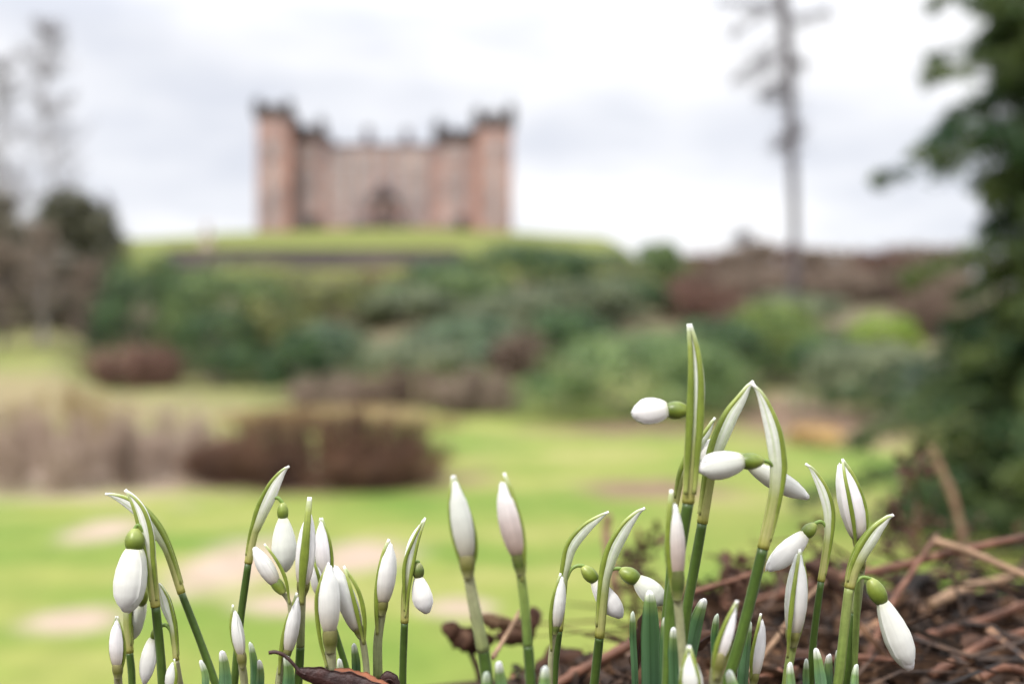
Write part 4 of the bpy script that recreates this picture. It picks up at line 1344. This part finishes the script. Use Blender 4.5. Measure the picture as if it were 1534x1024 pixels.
# ---- middle
hanging('hanging snowdrop with a dark speck beneath its ovary, left of the two middle hanging ones', 0.303,
        [(830, 1034), (833, 985), (838, 944)], (11, 10), [(838, 944), (842, 895), (846, 850), (853, 815), (877, 786), (912, 766)], 15, 1,
        [(848, 868), (855, 853), (864, 847), (873, 847)], ((872, 848), (893, 870), 21), ((891, 870), (932, 926), 32), 0.42, 'drop', 5.5, seed=20)
bud('small slim bud leaning on the stalk of the left middle hanging snowdrop', 0.296, [(824, 1034), (825, 985), (830, 950)], (9, 8), ((831, 950), (833, 932), 13), ((833, 936), (842, 860), 19),
    [([(826, 975), (825, 930), (829, 895), (840, 858)], -4)], ribw=7, seed=21, ovmat='ovary_dark')
hanging('hanging snowdrop with pale green ovary, right of the two middle hanging ones', 0.300,
        [(889, 1034), (894, 990), (898, 954)], (15, 13.5), [(898, 954), (903, 890), (908, 848), (916, 818), (932, 790), (948, 773), (966, 760)], 16, 1,
        [(908, 872), (911, 860), (918, 852), (928, 851)], ((928, 853), (957, 869), 25), ((955, 868), (995, 905), 34), 0.42, 'wide', 6.5, seed=22)

# ---- tall central group
hanging('tallest snowdrop of all, long broad green spathe, its white bloom pointing left', 0.278,
        [(1000, 1034), (1006, 900), (1020, 815), (1031, 753)], (21, 17), [(1031, 753), (1034, 706), (1040, 640), (1043, 575), (1040, 525), (1033, 485)], 21, 1,
        [(1038, 622), (1036, 617), (1033, 614)], ((1033, 614), (996, 614), 27), ((998, 613), (945, 620), 39), 0.2, 'wide', 12, seed=23, front=True,
        ribs=[[(1027, 740), (1030, 690), (1033, 630), (1035, 570), (1034, 525), (1031, 485)], [(1040, 740), (1045, 680), (1049, 630), (1050, 570), (1045, 525), (1034, 485)]])
hanging('snowdrop whose spathe forms the left half of the pointed arch', 0.288,
        [(1012, 1034), (1029, 913), (1041, 845), (1052, 783)], (17, 15), [(1052, 783), (1059, 734), (1066, 690), (1075, 655), (1090, 620), (1110, 593), (1128, 570)], 18, 1,
        [(1070, 688), (1078, 678), (1090, 677), (1100, 680)], ((1100, 681), (1125, 697), 22), ((1124, 696), (1214, 747), 32), 0.38, 'slim', 7, seed=24, fdy=0.010)
hanging('snowdrop whose spathe forms the right half of the pointed arch, bloom pointing left', 0.281,
        [(1085, 1034), (1104, 975), (1125, 895), (1143, 821)], (20, 16), [(1143, 821), (1156, 768), (1166, 715), (1168, 688), (1163, 645), (1148, 605), (1128, 574)], 18, -1,
        [(1163, 722), (1160, 702), (1152, 692), (1143, 690)], ((1144, 690), (1107, 691), 25), ((1110, 690), (1042, 702), 40), 0.36, 'wide', 8, seed=25, fdy=-0.004, flare=.1)
hanging('thin snowdrop half hidden behind the tallest one, with one white petal standing up', 0.294,
        [(985, 1034), (1000, 880), (1011, 760)], (10, 9), [(1011, 760), (1022, 705), (1040, 668), (1056, 648), (1071, 625)], 12, 1,
        [(1030, 690), (1036, 694), (1042, 698)], ((1036, 700), (1045, 694), 14), ((1044, 697), (1073, 655), 26), 0.35, 'slim', 6.5, seed=26, fdy=0.003)
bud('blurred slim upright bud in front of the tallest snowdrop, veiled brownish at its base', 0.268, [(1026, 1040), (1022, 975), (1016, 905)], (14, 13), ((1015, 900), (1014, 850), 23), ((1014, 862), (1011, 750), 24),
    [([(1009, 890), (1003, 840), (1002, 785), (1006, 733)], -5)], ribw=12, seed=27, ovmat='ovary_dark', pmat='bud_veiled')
bud('blurred low bud at the lower edge among the leaves of the central group', 0.258, [(1040, 1090), (1040, 1068)], (20, 20), ((1040, 1070), (1038, 1045), 26), ((1038, 1050), (1031, 975), 34),
    [([(1030, 1075), (1021, 1020), (1031, 966)], -8), ([(1040, 1075), (1046, 1020), (1033, 966)], -14)], ribw=8, seed=28)
bud('blurred broad pale spathe still closed, in front of the right arch stalk', 0.262, [(1072, 1040), (1073, 1010)], (19, 20), ((1073, 1015), (1078, 975), 22), ((1078, 985), (1102, 905), 19),
    [([(1070, 1020), (1072, 975), (1086, 935), (1104, 899)], -8), ([(1078, 1020), (1090, 975), (1097, 935), (1105, 899)], 2)], ribw=8, seed=29, smat='pale_stem')
bud('small bud with green keel on its left, right of the thick arch stalk', 0.291, [(1126, 1050), (1128, 1025)], (12, 12), ((1128, 1026), (1131, 1003), 15), ((1131, 1008), (1142, 925), 19),
    [([(1127, 1025), (1126, 990), (1132, 955), (1140, 918)], -6)], ribw=7, seed=30)

# ---- right group
hanging('hanging snowdrop with a long slender bloom pointing down left and a thin hooked stalk', 0.302,
        [(1214, 1030), (1219, 955), (1230, 870)], (13, 10), [(1230, 870), (1237, 830), (1242, 795), (1244, 762), (1236, 731), (1220, 706), (1207, 694)], 13, -1,
        [(1240, 803), (1237, 788), (1230, 781), (1222, 783)], ((1222, 784), (1203, 803), 20), ((1205, 800), (1148, 856), 31), 0.40, 'slim', 6, seed=31, flare=.16)
bud('plump bud with two green keels beneath the long slender bloom', 0.294, [(1176, 1040), (1181, 1000), (1188, 962)], (15, 13), ((1187, 968), (1188, 938), 22), ((1188, 944), (1197, 824), 33),
    [([(1180, 985), (1183, 940), (1188, 890), (1198, 822)], -20), ([(1190, 975), (1202, 930), (1207, 885), (1205, 855), (1198, 822)], 0)], ribw=8, seed=32, smat='mid_stem')
bud('open white bud high on the right with two green keels curving to its tip', 0.303, [(1278, 1034), (1284, 900), (1284, 812)], (11, 9), ((1284, 822), (1285, 798), 15), ((1285, 802), (1258, 690), 37),
    [([(1283, 830), (1279, 785), (1272, 745), (1266, 715), (1262, 687)], -24), ([(1287, 825), (1298, 790), (1295, 755), (1280, 715), (1262, 687)], -8)], ribw=7, seed=33, smat='mid_stem')
hanging('rightmost snowdrop, large white bloom hanging to the right from a pale arched stalk', 0.298,
        [(1252, 1040), (1258, 1005), (1265, 940), (1272, 880)], (16, 14), [(1272, 880), (1280, 845), (1291, 818), (1308, 793), (1323, 780), (1338, 770)], 17, 1,
        [(1278, 884), (1284, 870), (1292, 864), (1302, 866)], ((1303, 866), (1322, 903), 27), ((1321, 901), (1365, 1006), 40), 0.2, 'drop', 7, smat='mid_stem', seed=34, phi=-0.3)
bud('cut pale stalk with a papery collar behind the rightmost snowdrop', 0.304, [(1282, 918), (1286, 886), (1290, 850)], (13, 11), ((1290, 856), (1291, 838), 12), ((1291, 842), (1296, 800), 12),
    [([(1290, 860), (1296, 830), (1297, 800)], 4)], junc=[(1268, 1040), (1273, 966), (1282, 918)], jw=14, ribw=5, seed=35)

# ------------------------------------------------------------------ snowdrop leaves
LG = 'snowdrop leaf tips on the bank'
def leaf(label, D, tip, base, w, bend=0.0, fold=0.35, seed=0):
    rr = random.Random(500 + seed)
    k = D / FPX
    t_ = P(tip[0], tip[1], D + rr.uniform(-.002, .003))
    b_ = P(base[0], base[1], D)
    path = to_ground([Vector(v) for v in catmull([b_, (b_ + t_) / 2 + Vector((bend * k, 0.001, 0)), t_], 10)])
    tt = arclen(path)
    Ltot = sum((Vector(a) - Vector(b)).length for a, b in zip(path, path[1:]))
    fr = frames(path)
    W_ = w * k / 2
    nu = 11
    mb = MB()
    yaw = rr.uniform(-.35, .35)
    for side in (0, 1):
        pts, uv = [], []
        for p, (T, Nn, B), q in zip(path, fr, tt):
            dt = (1 - q) * Ltot
            h = W_ * min(1.0, 0.26 + 0.74 * math.sqrt(min(1, dt / (W_ * 5.0))))
            if dt < W_ * 0.3:
                h *= 0.55 + 0.45 * dt / (W_ * 0.3)
            N2 = Nn * math.cos(yaw) + B * math.sin(yaw)
            B2 = B * math.cos(yaw) - Nn * math.sin(yaw)
            for i in range(nu):
                u = -1 + 2 * i / (nu - 1)
                # channelled blade: V-fold with rounded keel towards the viewer
                f_ = (abs(u) ** 1.4) * fold * h * 1.6
                th = 0.0010 * (1 - 0.6 * abs(u)) * min(1, .3 + dt / (W_ * 3))
                pts.append(tuple(Vector(p) + N2 * (u * h) + B2 * (f_ + (th if side else 0) - fold * h * .5)))
                uv.append((i / (nu - 1), 1 - min(1.0, dt / 0.055)))
        if side:
            pts = [q for r_ in range(len(path)) for q in reversed(pts[r_ * nu:(r_ + 1) * nu])]
            uv = [q for r_ in range(len(path)) for q in reversed(uv[r_ * nu:(r_ + 1) * nu])]
        mb.grid(pts, nu, len(path), uv)
    nv = len(path)
    o2 = nu * nv
    for j in range(nv - 1):
        mb.f.append(((j + 1) * nu, j * nu, o2 + j * nu + nu - 1, o2 + (j + 1) * nu + nu - 1))
        mb.f.append((j * nu + nu - 1, (j + 1) * nu + nu - 1, o2 + (j + 1) * nu, o2 + j * nu))
    for i in range(nu - 1):
        a, b = (nv - 1) * nu + i, (nv - 1) * nu + i + 1
        mb.f.append((a, b, o2 + (nv - 1) * nu + nu - 2 - i, o2 + (nv - 1) * nu + nu - 1 - i))
    o = mb.build('snowdrop_leaf', M['leaf'], None, True, tuple(path[0]))
    tag(o, label, 'leaf', LG)
    return o

LEAVES = [
    ('thin leaf tip leaning left, first on the left beside the leaning stalk', .300, (300, 988), (308, 1034), 11),
    ('broad blue-green leaf tip right of the leaning stalk', .297, (332, 974), (337, 1034), 19),
    ('narrow leaf tip just right of the bud with a single left keel', .300, (374, 961), (379, 1034), 12),
    ('short leaf tip between the single-keeled bud and the curled dead leaf stalk', .299, (388, 988), (388, 1034), 12),
    ('leaf tip standing against the stalk of the curled dead leaf', .293, (428, 981), (430, 1040), 19),
    ('narrow leaf tip right of the big plump bud, above the dead leaf', .301, (530, 963), (533, 1034), 13),
    ('short leaf tip half behind the big plump bud', .304, (508, 986), (512, 1034), 14),
    ('blurred leaf tip at the lower edge under the left blurred bud', .255, (729, 1006), (731, 1050), 19),
    ('blurred leaf tip between the two blurred buds', .258, (747, 990), (755, 1050), 21),
    ('blurred leaf tip at the lower edge left of the middle hanging snowdrops', .255, (817, 997), (814, 1050), 24),
    ('slim leaf tip left of the broadest dark leaf', .304, (948, 915), (951, 1000), 10),
    ('broadest and darkest leaf, left of the central stalks', .288, (973, 884), (975, 1040), 29),
    ('rounded leaf tip directly right of the broadest dark leaf', .284, (998, 922), (999, 1040), 19),
    ('rounded leaf tip second to the right of the broadest dark leaf', .279, (1009, 939), (1011, 1040), 19),
    ('dark leaf leaning right behind the central stalks', .306, (1056, 896), (1034, 975), 25),
    ('short leaf tip between the central stalks and the right arch stalk', .306, (1075, 919), (1073, 990), 13),
    ('leaf tip tucked against the right side of the thick arch stalk', .297, (1124, 930), (1115, 1010), 18),
    ('blurred leaf tip curving right at the lower edge below the thick arch stalk', .262, (1092, 1003), (1108, 1050), 26),
    ('leaf tip at the foot of the plump bud with two keels', .283, (1184, 991), (1188, 1050), 16),
    ('small leaf tip left of the thin hooked stalk', .300, (1208, 986), (1208, 1040), 10),
    ('leaf tip leaning left in front of the thin hooked stalk', .294, (1222, 970), (1231, 1030), 17),
    ('leaf tip between the thin hooked stalk and the rightmost snowdrop', .301, (1243, 979), (1243, 1034), 17),
    ('slim leaf tip half hidden behind the stalk of the rightmost snowdrop', .305, (1256, 972), (1257, 1034), 12),
    ('small leaf tip beside the cut stalk with the papery collar', .298, (1284, 994), (1282, 1040), 14),
]
for i, (lab, D_, tp, bs, w_) in enumerate(LEAVES):
    leaf(lab, D_, tp, bs, w_, bend=prng.uniform(-2, 2), seed=i)

# ------------------------------------------------------------------ dead leaves, stems and litter
def curled(name, label, D, spine, w, curl, mat, stalk=None, seed=0, tilt=0.0, group=None, wave=0.18, sr=2.4):
    """a dead leaf: blade rolled about its midrib, ragged edge, optional stalk"""
    rr = random.Random(700 + seed)
    k = D / FPX
    pts = wpath(spine, D)
    t = arclen(pts)
    fr = frames(pts)
    root = thing(name, label, 'dead leaf', tuple(pts[0]), group)
    nu = 15
    mb = MB()
    ph = rr.uniform(0, 6)
    for side in (0, 1):
        P_, U_ = [], []
        for p, (T, Nn, B), q in zip(pts, fr, t):
            hw = w * k / 2 * max(math.sin(math.pi * (0.04 + 0.93 * q)) ** 0.7, 0.05)
            for i in range(nu):
                u = -1 + 2 * i / (nu - 1)
                rag = 1 + wave * math.sin(q * 17 + ph + (3 if u > 0 else 0)) * abs(u) + 0.06 * math.sin(q * 41 + ph)
                an = u * curl + tilt
                R_ = hw / max(curl, .3)
                v = Vector(p) + Nn * (math.sin(an) * R_ * rag) + B * ((math.cos(an) - math.cos(tilt)) * -R_ * rag)
                v += B * (0.0004 if side else 0) + T * (hw * 0.12 * math.sin(u * 5 + ph) * abs(u))
                P_.append(tuple(v))
                U_.append((i / (nu - 1), q))
        if side:
            P_ = [q for r_ in range(len(pts)) for q in reversed(P_[r_ * nu:(r_ + 1) * nu])]
            U_ = [q for r_ in range(len(pts)) for q in reversed(U_[r_ * nu:(r_ + 1) * nu])]
        mb.grid(P_, nu, len(pts), U_)
    nv = len(pts)
    o2 = nu * nv
    for j in range(nv - 1):
        mb.f.append(((j + 1) * nu, j * nu, o2 + j * nu + nu - 1, o2 + (j + 1) * nu + nu - 1))
        mb.f.append((j * nu + nu - 1, (j + 1) * nu + nu - 1, o2 + (j + 1) * nu, o2 + j * nu))
    for i in range(nu - 1):
        a, b = (nv - 1) * nu + i, (nv - 1) * nu + i + 1
        mb.f.append((a, b, o2 + (nv - 1) * nu + nu - 2 - i, o2 + (nv - 1) * nu + nu - 1 - i))
        mb.f.append((i + 1, i, o2 + nu - 1 - i, o2 + nu - 2 - i))
    mb.build('blade', M[mat], root)
    mb = MB()
    q = wpath(stalk, D) if stalk else [Vector(v) for v in pts]
    if stalk:
        tube(mb, q, sr * 1.25 * k, sr * k, 9, jitter=0.06)
    else:
        tube(mb, [v + Vector((0, -0.0006, 0)) for v in q], sr * .6 * k, sr * .25 * k, 7)
    mb.build('stalk', M[mat if mat != 'dead_brown' else 'dead_dark'], root)
    return root

curled('dead_leaf', 'dark maroon curled dead leaf with a hooked stalk, in front under the big plump bud', 0.287,
       [(444, 1004), (470, 1012), (505, 1022), (545, 1030), (590, 1040)], 62, 1.25, 'dead_dark', [(403, 977), (412, 976), (424, 980), (436, 990), (448, 1004), (458, 1010)], 1, 0.5, wave=.1)
curled('dead_leaf', 'russet curled dead leaf showing its orange inside, right of the big plump bud', 0.289,
       [(500, 1004), (525, 1016), (555, 1026), (585, 1030)], 26, 1.0, 'dead_orange', None, 2, -0.3, wave=.08)
curled('dead_leaf', 'small dark curled dead leaf against the foot of the long pale stalk', 0.294,
       [(568, 1036), (578, 1018), (588, 1018), (594, 1034)], 26, 1.0, 'dead_dark', None, 3, 0.2, wave=.1)
curled('dead_leaf', 'blurred dark crumpled dead leaf with long stalk behind the left blurred bud', 0.43,
       [(662, 934), (684, 940), (708, 950), (742, 956)], 96, 1.5, 'dead_brown', [(722, 1040), (716, 1004), (703, 972), (690, 940)], 4, 1.1, wave=.42, sr=4)
curled('dead_leaf', 'blurred pale pinkish dead leaf between the two blurred buds', 0.425,
       [(706, 922), (730, 918), (756, 922), (782, 936)], 50, 0.9, 'twig_tan', None, 14, 0.9, wave=.2)
curled('dead_leaf', 'blurred dark dead leaf curled behind the right blurred bud', 0.44,
       [(742, 950), (766, 950), (786, 936), (800, 908)], 70, 1.4, 'dead_brown', None, 15, 0.8, wave=.35)
curled('dead_leaf', 'crumpled brown dead leaf between the slim leaf tip and the broadest dark leaf', 0.312,
       [(950, 1010), (956, 975), (962, 940), (966, 920)], 36, 1.5, 'dead_brown', None, 5, 0.3, wave=.3)
curled('dead_leaf', 'brown curled dead leaf lying behind the central stalks', 0.34,
       [(1020, 985), (1042, 965), (1064, 950), (1084, 948)], 40, 1.4, 'dead_brown', None, 6, 0.5, wave=.3)
curled('dead_leaf', 'dark curled dead leaf hanging on the twig above the right arch stalk foot', 0.42,
       [(1090, 862), (1100, 872), (1104, 886), (1098, 900)], 36, 1.4, 'dead_brown', None, 7, 0.4, wave=.3)
curled('dead_leaf', 'curled brown dead leaf lying below the small hanging snowdrop of the middle', 0.43,
       [(800, 1010), (822, 992), (850, 985), (880, 998)], 66, 1.3, 'dead_brown', None, 8, 0.5, wave=.25)
curled('dead_leaf', 'brown dead leaf in a dark clump under the long slender bloom', 0.43,
       [(1205, 842), (1225, 852), (1250, 870), (1262, 890)], 52, 1.5, 'dead_brown', None, 9, 0.5, wave=.35)
curled('dead_leaf', 'pinkish brown curled dead leaf on the litter near the lower right corner', 0.42,
       [(1430, 990), (1460, 972), (1500, 968), (1530, 985)], 60, 1.3, 'dead_brown', None, 10, 0.3, wave=.3)
curled('dead_leaf', 'dark brown dead leaf between the plump bud and the thin hooked stalk', 0.36,
       [(1170, 1000), (1195, 985), (1225, 990), (1250, 1010)], 52, 1.4, 'dead_brown', None, 11, 0.4, wave=.3)

TG = 'dead stems lying on the bank'
def stick(label, pts, w, mat='twig_red', D=0.45, seed=0, group=TG, name='stick'):
    """each control point may carry its own distance: (px, py, D)"""
    rr = random.Random(800 + seed)
    q = [P(p[0], p[1], p[2] if len(p) > 2 else D) for p in pts]
    q = [Vector(v) for v in catmull(q, 9)]
    k = q[len(q) // 2].y / FPX
    nodes = [rr.uniform(0.05, .95) for _ in range(3)]
    mb = MB()
    def sec(t):
        r = w / 2 * k * (1.05 - .25 * t)
        r *= 1 + 0.35 * sum(math.exp(-((t - n_) / .018) ** 2) for n_ in nodes) + 0.04 * math.sin(t * 37 + seed)
        return (r, r, 0, 0)
    sweep(mb, q, sec, 10, jitter=0.05)
    o = mb.build(name, M[mat], None, True, tuple(q[0]))
    tag(o, label, 'stick', group)
    return o

stick('long russet dead stem crossing behind the right group and out of the right edge', [(1120, 905, .50), (1230, 872, .49), (1342, 848, .48), (1432, 826, .47), (1560, 798, .46)], 14, 'twig_red', seed=1)
stick('thin tan dead stem crossing over the long russet one at the right edge', [(1400, 810, .47), (1440, 822, .46), (1480, 838, .45), (1550, 868, .44)], 12, 'twig_tan', seed=2)
stick('russet dead stem leaning from the lower edge towards the broadest dark leaf', [(826, 1030, .38), (880, 998, .385), (945, 964, .39), (1010, 925, .40), (1040, 905, .41)], 15, 'twig_red', seed=3)
stick('slanting tan dead stem running up from the litter to the long russet stem', [(1290, 1010, .42), (1330, 915, .44), (1372, 848, .46), (1405, 800, .485)], 9, 'twig_red', seed=4)
stick('blurred pinkish dead stem standing up in front of the dark conifer', [(1472, 1010, .93), (1455, 880, .93), (1432, 760, .94), (1413, 710, .945), (1394, 668, .95)], 13, 'twig_tan', seed=5)
stick('thick russet dead stem low among the litter, in the lower right corner', [(1320, 978, .44), (1400, 950, .45), (1470, 930, .46), (1550, 900, .47)], 15, 'twig_red', seed=6)
stick('pale tan dead stem lying flat above the litter at the right edge', [(1395, 905, .50), (1450, 880, .52), (1500, 868, .54), (1560, 852, .55)], 14, 'twig_tan', seed=7)
stick('dark russet dead stem along the lower edge under the plump bud', [(1120, 1022, .37), (1190, 1000, .38), (1270, 985, .39), (1350, 990, .40)], 12, 'twig_red', seed=8)
stick('thin brown dead stem leaning up between the central stalks and the plump bud', [(1118, 1010, .38), (1160, 960, .39), (1200, 905, .40), (1236, 870, .42)], 8, 'twig_tan', seed=9)
stick('broken russet dead stem ending in the litter near the rightmost bloom', [(1395, 1010, .40), (1440, 985, .41), (1480, 962, .42), (1560, 940, .43)], 13, 'twig_red', seed=10)
stick('thin russet dead stem from the central leaves to the dark hanging dead leaf', [(1030, 890, .40), (1065, 878, .41), (1100, 868, .42), (1150, 850, .43)], 7, 'twig_red', seed=11)
stick('blurred pale dead stem standing behind the two middle hanging snowdrops', [(925, 905, .60), (918, 860, .60), (908, 800, .61), (912, 770, .61)], 15, 'twig_tan', seed=12)
stick('thin dark dead stem in front of the crumpled leaf behind the blurred buds', [(738, 985, .37), (752, 962, .38), (768, 935, .39), (778, 915, .40)], 7, 'twig_tan', seed=13)
stick('short curved dark dead stem at the right edge of the litter', [(1470, 1015, .38), (1500, 1000, .38), (1530, 1004, .38), (1560, 1016, .38)], 13, 'twig_red', seed=14)

def dead_plant(label, px, D, base_py, top_py, n, wpx, seed):
    """dry seed-head stalk with shrivelled leaves"""
    rr = random.Random(seed)
    rg = np.random.default_rng(seed)
    k = D / FPX
    x = at(px, D)
    q = [P(px + rr.uniform(-8, 8), base_py + (top_py - base_py) * i / 5, D + rr.uniform(-.01, .01)) for i in range(6)]
    zg = tz(q[0].x, q[0].y)
    q = [Vector((q[0].x, q[0].y, zg - .005))] + q
    q = [Vector(v) for v in catmull(q, 6)]
    root = thing('dead_plant', label, 'dead plant', tuple(q[0]), 'dead plants behind the right group')
    mb = MB()
    tube(mb, q, 0.0022, 0.0010, 8, jitter=.1)
    mb.build('stem', M['twig_red'], root)
    cen, nor = [], []
    for _ in range(n):
        i = rr.randrange(len(q) // 3, len(q))
        c = np.array(q[i]) + rg.normal(size=3) * np.array([wpx * k * .5, wpx * k * .4, wpx * k * .35])
        m = 9
        cen.append(c + rg.normal(size=(m, 3)) * 0.0045)
        nor.append(rg.normal(size=(m, 3)))
    v, f = leaf_quads(np.concatenate(cen), np.concatenate(nor), np.full(n * 9, 0.0046), rg, 0.6, 0.6)
    mesh_obj('shrivelled_leaves', v, f, M['dead_brown'], root, smooth=False)
    ii = rg.integers(len(q) // 4, len(q), n)
    s = np.array([np.array(q[i]) for i in ii])
    e = np.array([c.mean(0) for c in cen])
    v, f = twigs_np(s, e, 0.0008, rg, 0.25)
    mesh_obj('twigs', v, f, M['dead_dark'], root)
dead_plant('tall dry dead plant with shrivelled dark leaves in front of the conifer', 1372, 0.80, 830, 690, 9, 50, 1)
dead_plant('dry dead plant just right of the open white bud', 1330, 0.72, 840, 745, 6, 46, 2)
dead_plant('low dry dead plant near the right edge', 1440, 0.76, 850, 790, 6, 60, 3)
dead_plant('faint dry dead plant behind the two middle hanging snowdrops', 955, 0.62, 900, 790, 8, 34, 4)
dead_plant('dark dry dead plant behind the long slender bloom', 1240, 0.56, 905, 838, 14, 60, 5)
dead_plant('dry dead plant left of the thick arch stalk foot', 1092, 0.52, 930, 850, 8, 28, 6)

# loose leaf litter covering the right half of the bank: one uncountable mass
def litter():
    rg = np.random.default_rng(5)
    parts = []
    # shrivelled fragments heaped on the soil
    n = 5200
    px = rg.uniform(0.012, 0.40, n)
    py = rg.uniform(0.345, 0.66, n)
    keep = px > 0.012 + (py - 0.345) * 0.14
    px, py = px[keep], py[keep]
    zz = terr(px, py)
    heap = 0.019 * sst(0.05, 0.17, px) * sst(0.38, 0.46, py) * np.clip(0.25 + 0.75 * np.sin(px * 47 + py * 38 + 1.0), 0.04, 1)
    pz = zz + rg.uniform(0, 1, len(px)) ** 1.6 * heap + 0.001
    cen = np.stack([px, py, pz], 1)
    nor = np.tile(np.array([[0, -0.35, 1.0]]), (len(cen), 1))
    # crumbs of leaf mould between them
    nc = 9000
    cx_, cy_ = rg.uniform(0.0, 0.40, nc), rg.uniform(0.335, 0.6, nc)
    cz_ = terr(cx_, cy_) + rg.uniform(0, .006, nc)
    parts.append(leaf_quads(np.stack([cx_, cy_, cz_], 1), np.tile(np.array([[0, 0, 1.0]]), (nc, 1)), np.full(nc, 0.0017), rg, 0.7, 1.0))
    # curled fragments: strips of four quads bent along the length
    m = len(cen)
    nor = nor + 0.8 * rg.normal(size=(m, 3))
    nor /= np.linalg.norm(nor, axis=1)[:, None]
    a = np.cross(nor, rg.normal(size=(m, 3)))
    a /= np.linalg.norm(a, axis=1)[:, None]
    b = np.cross(nor, a)
    ln = (.004 + .022 * rg.uniform(0, 1, m) ** 1.8)[:, None]
    wd = ln * rg.uniform(.22, .5, m)[:, None]
    cu = rg.uniform(-2.2, 2.2, m)[:, None]
    rows = []
    K = 5
    for j in range(K):
        t = j / (K - 1) - .5
        an = cu * t
        safe = np.where(np.abs(cu) < .2, .2, cu)
        c = cen + a * ln * np.sin(an) / safe * 1.0 + nor * ln * (np.cos(an) - 1) / safe
        w_ = wd * math.cos(t * 2.7) ** .6
        tw = rg.normal(size=(m, 1)) * .15
        rows.append(c - b * w_ + nor * w_ * tw)
        rows.append(c + b * w_ - nor * w_ * tw)
    v = np.stack(rows, 1)
    base = (np.arange(m) * 2 * K)[:, None]
    f = np.concatenate([base + np.array([[2 * j, 2 * j + 1, 2 * j + 3, 2 * j + 2]]) for j in range(K - 1)])
    parts.append((v.reshape(-1, 3), f))
    # broken twiglets
    n = 620
    px = rg.uniform(0.075, 0.40, n)
    py = rg.uniform(0.36, 0.64, n)
    z = terr(px, py) + rg.uniform(0, 1, n) ** 2 * .030 * sst(0.04, .17, px)
    s = np.stack([px, py, z], 1)
    d = rg.normal(size=(n, 3)) * np.array([1, .6, .24])
    d /= np.linalg.norm(d, axis=1)[:, None]
    e = s + d * rg.uniform(.02, .09, (n, 1))
    parts.append(twigs_np(s, e, rg.uniform(.0005, .0019, n), rg, .25))
    v, f = cat(parts)
    o = mesh_obj('leaf_litter', v, f, M['litter'], None, smooth=False)
    setting(o, 'stuff')
litter()
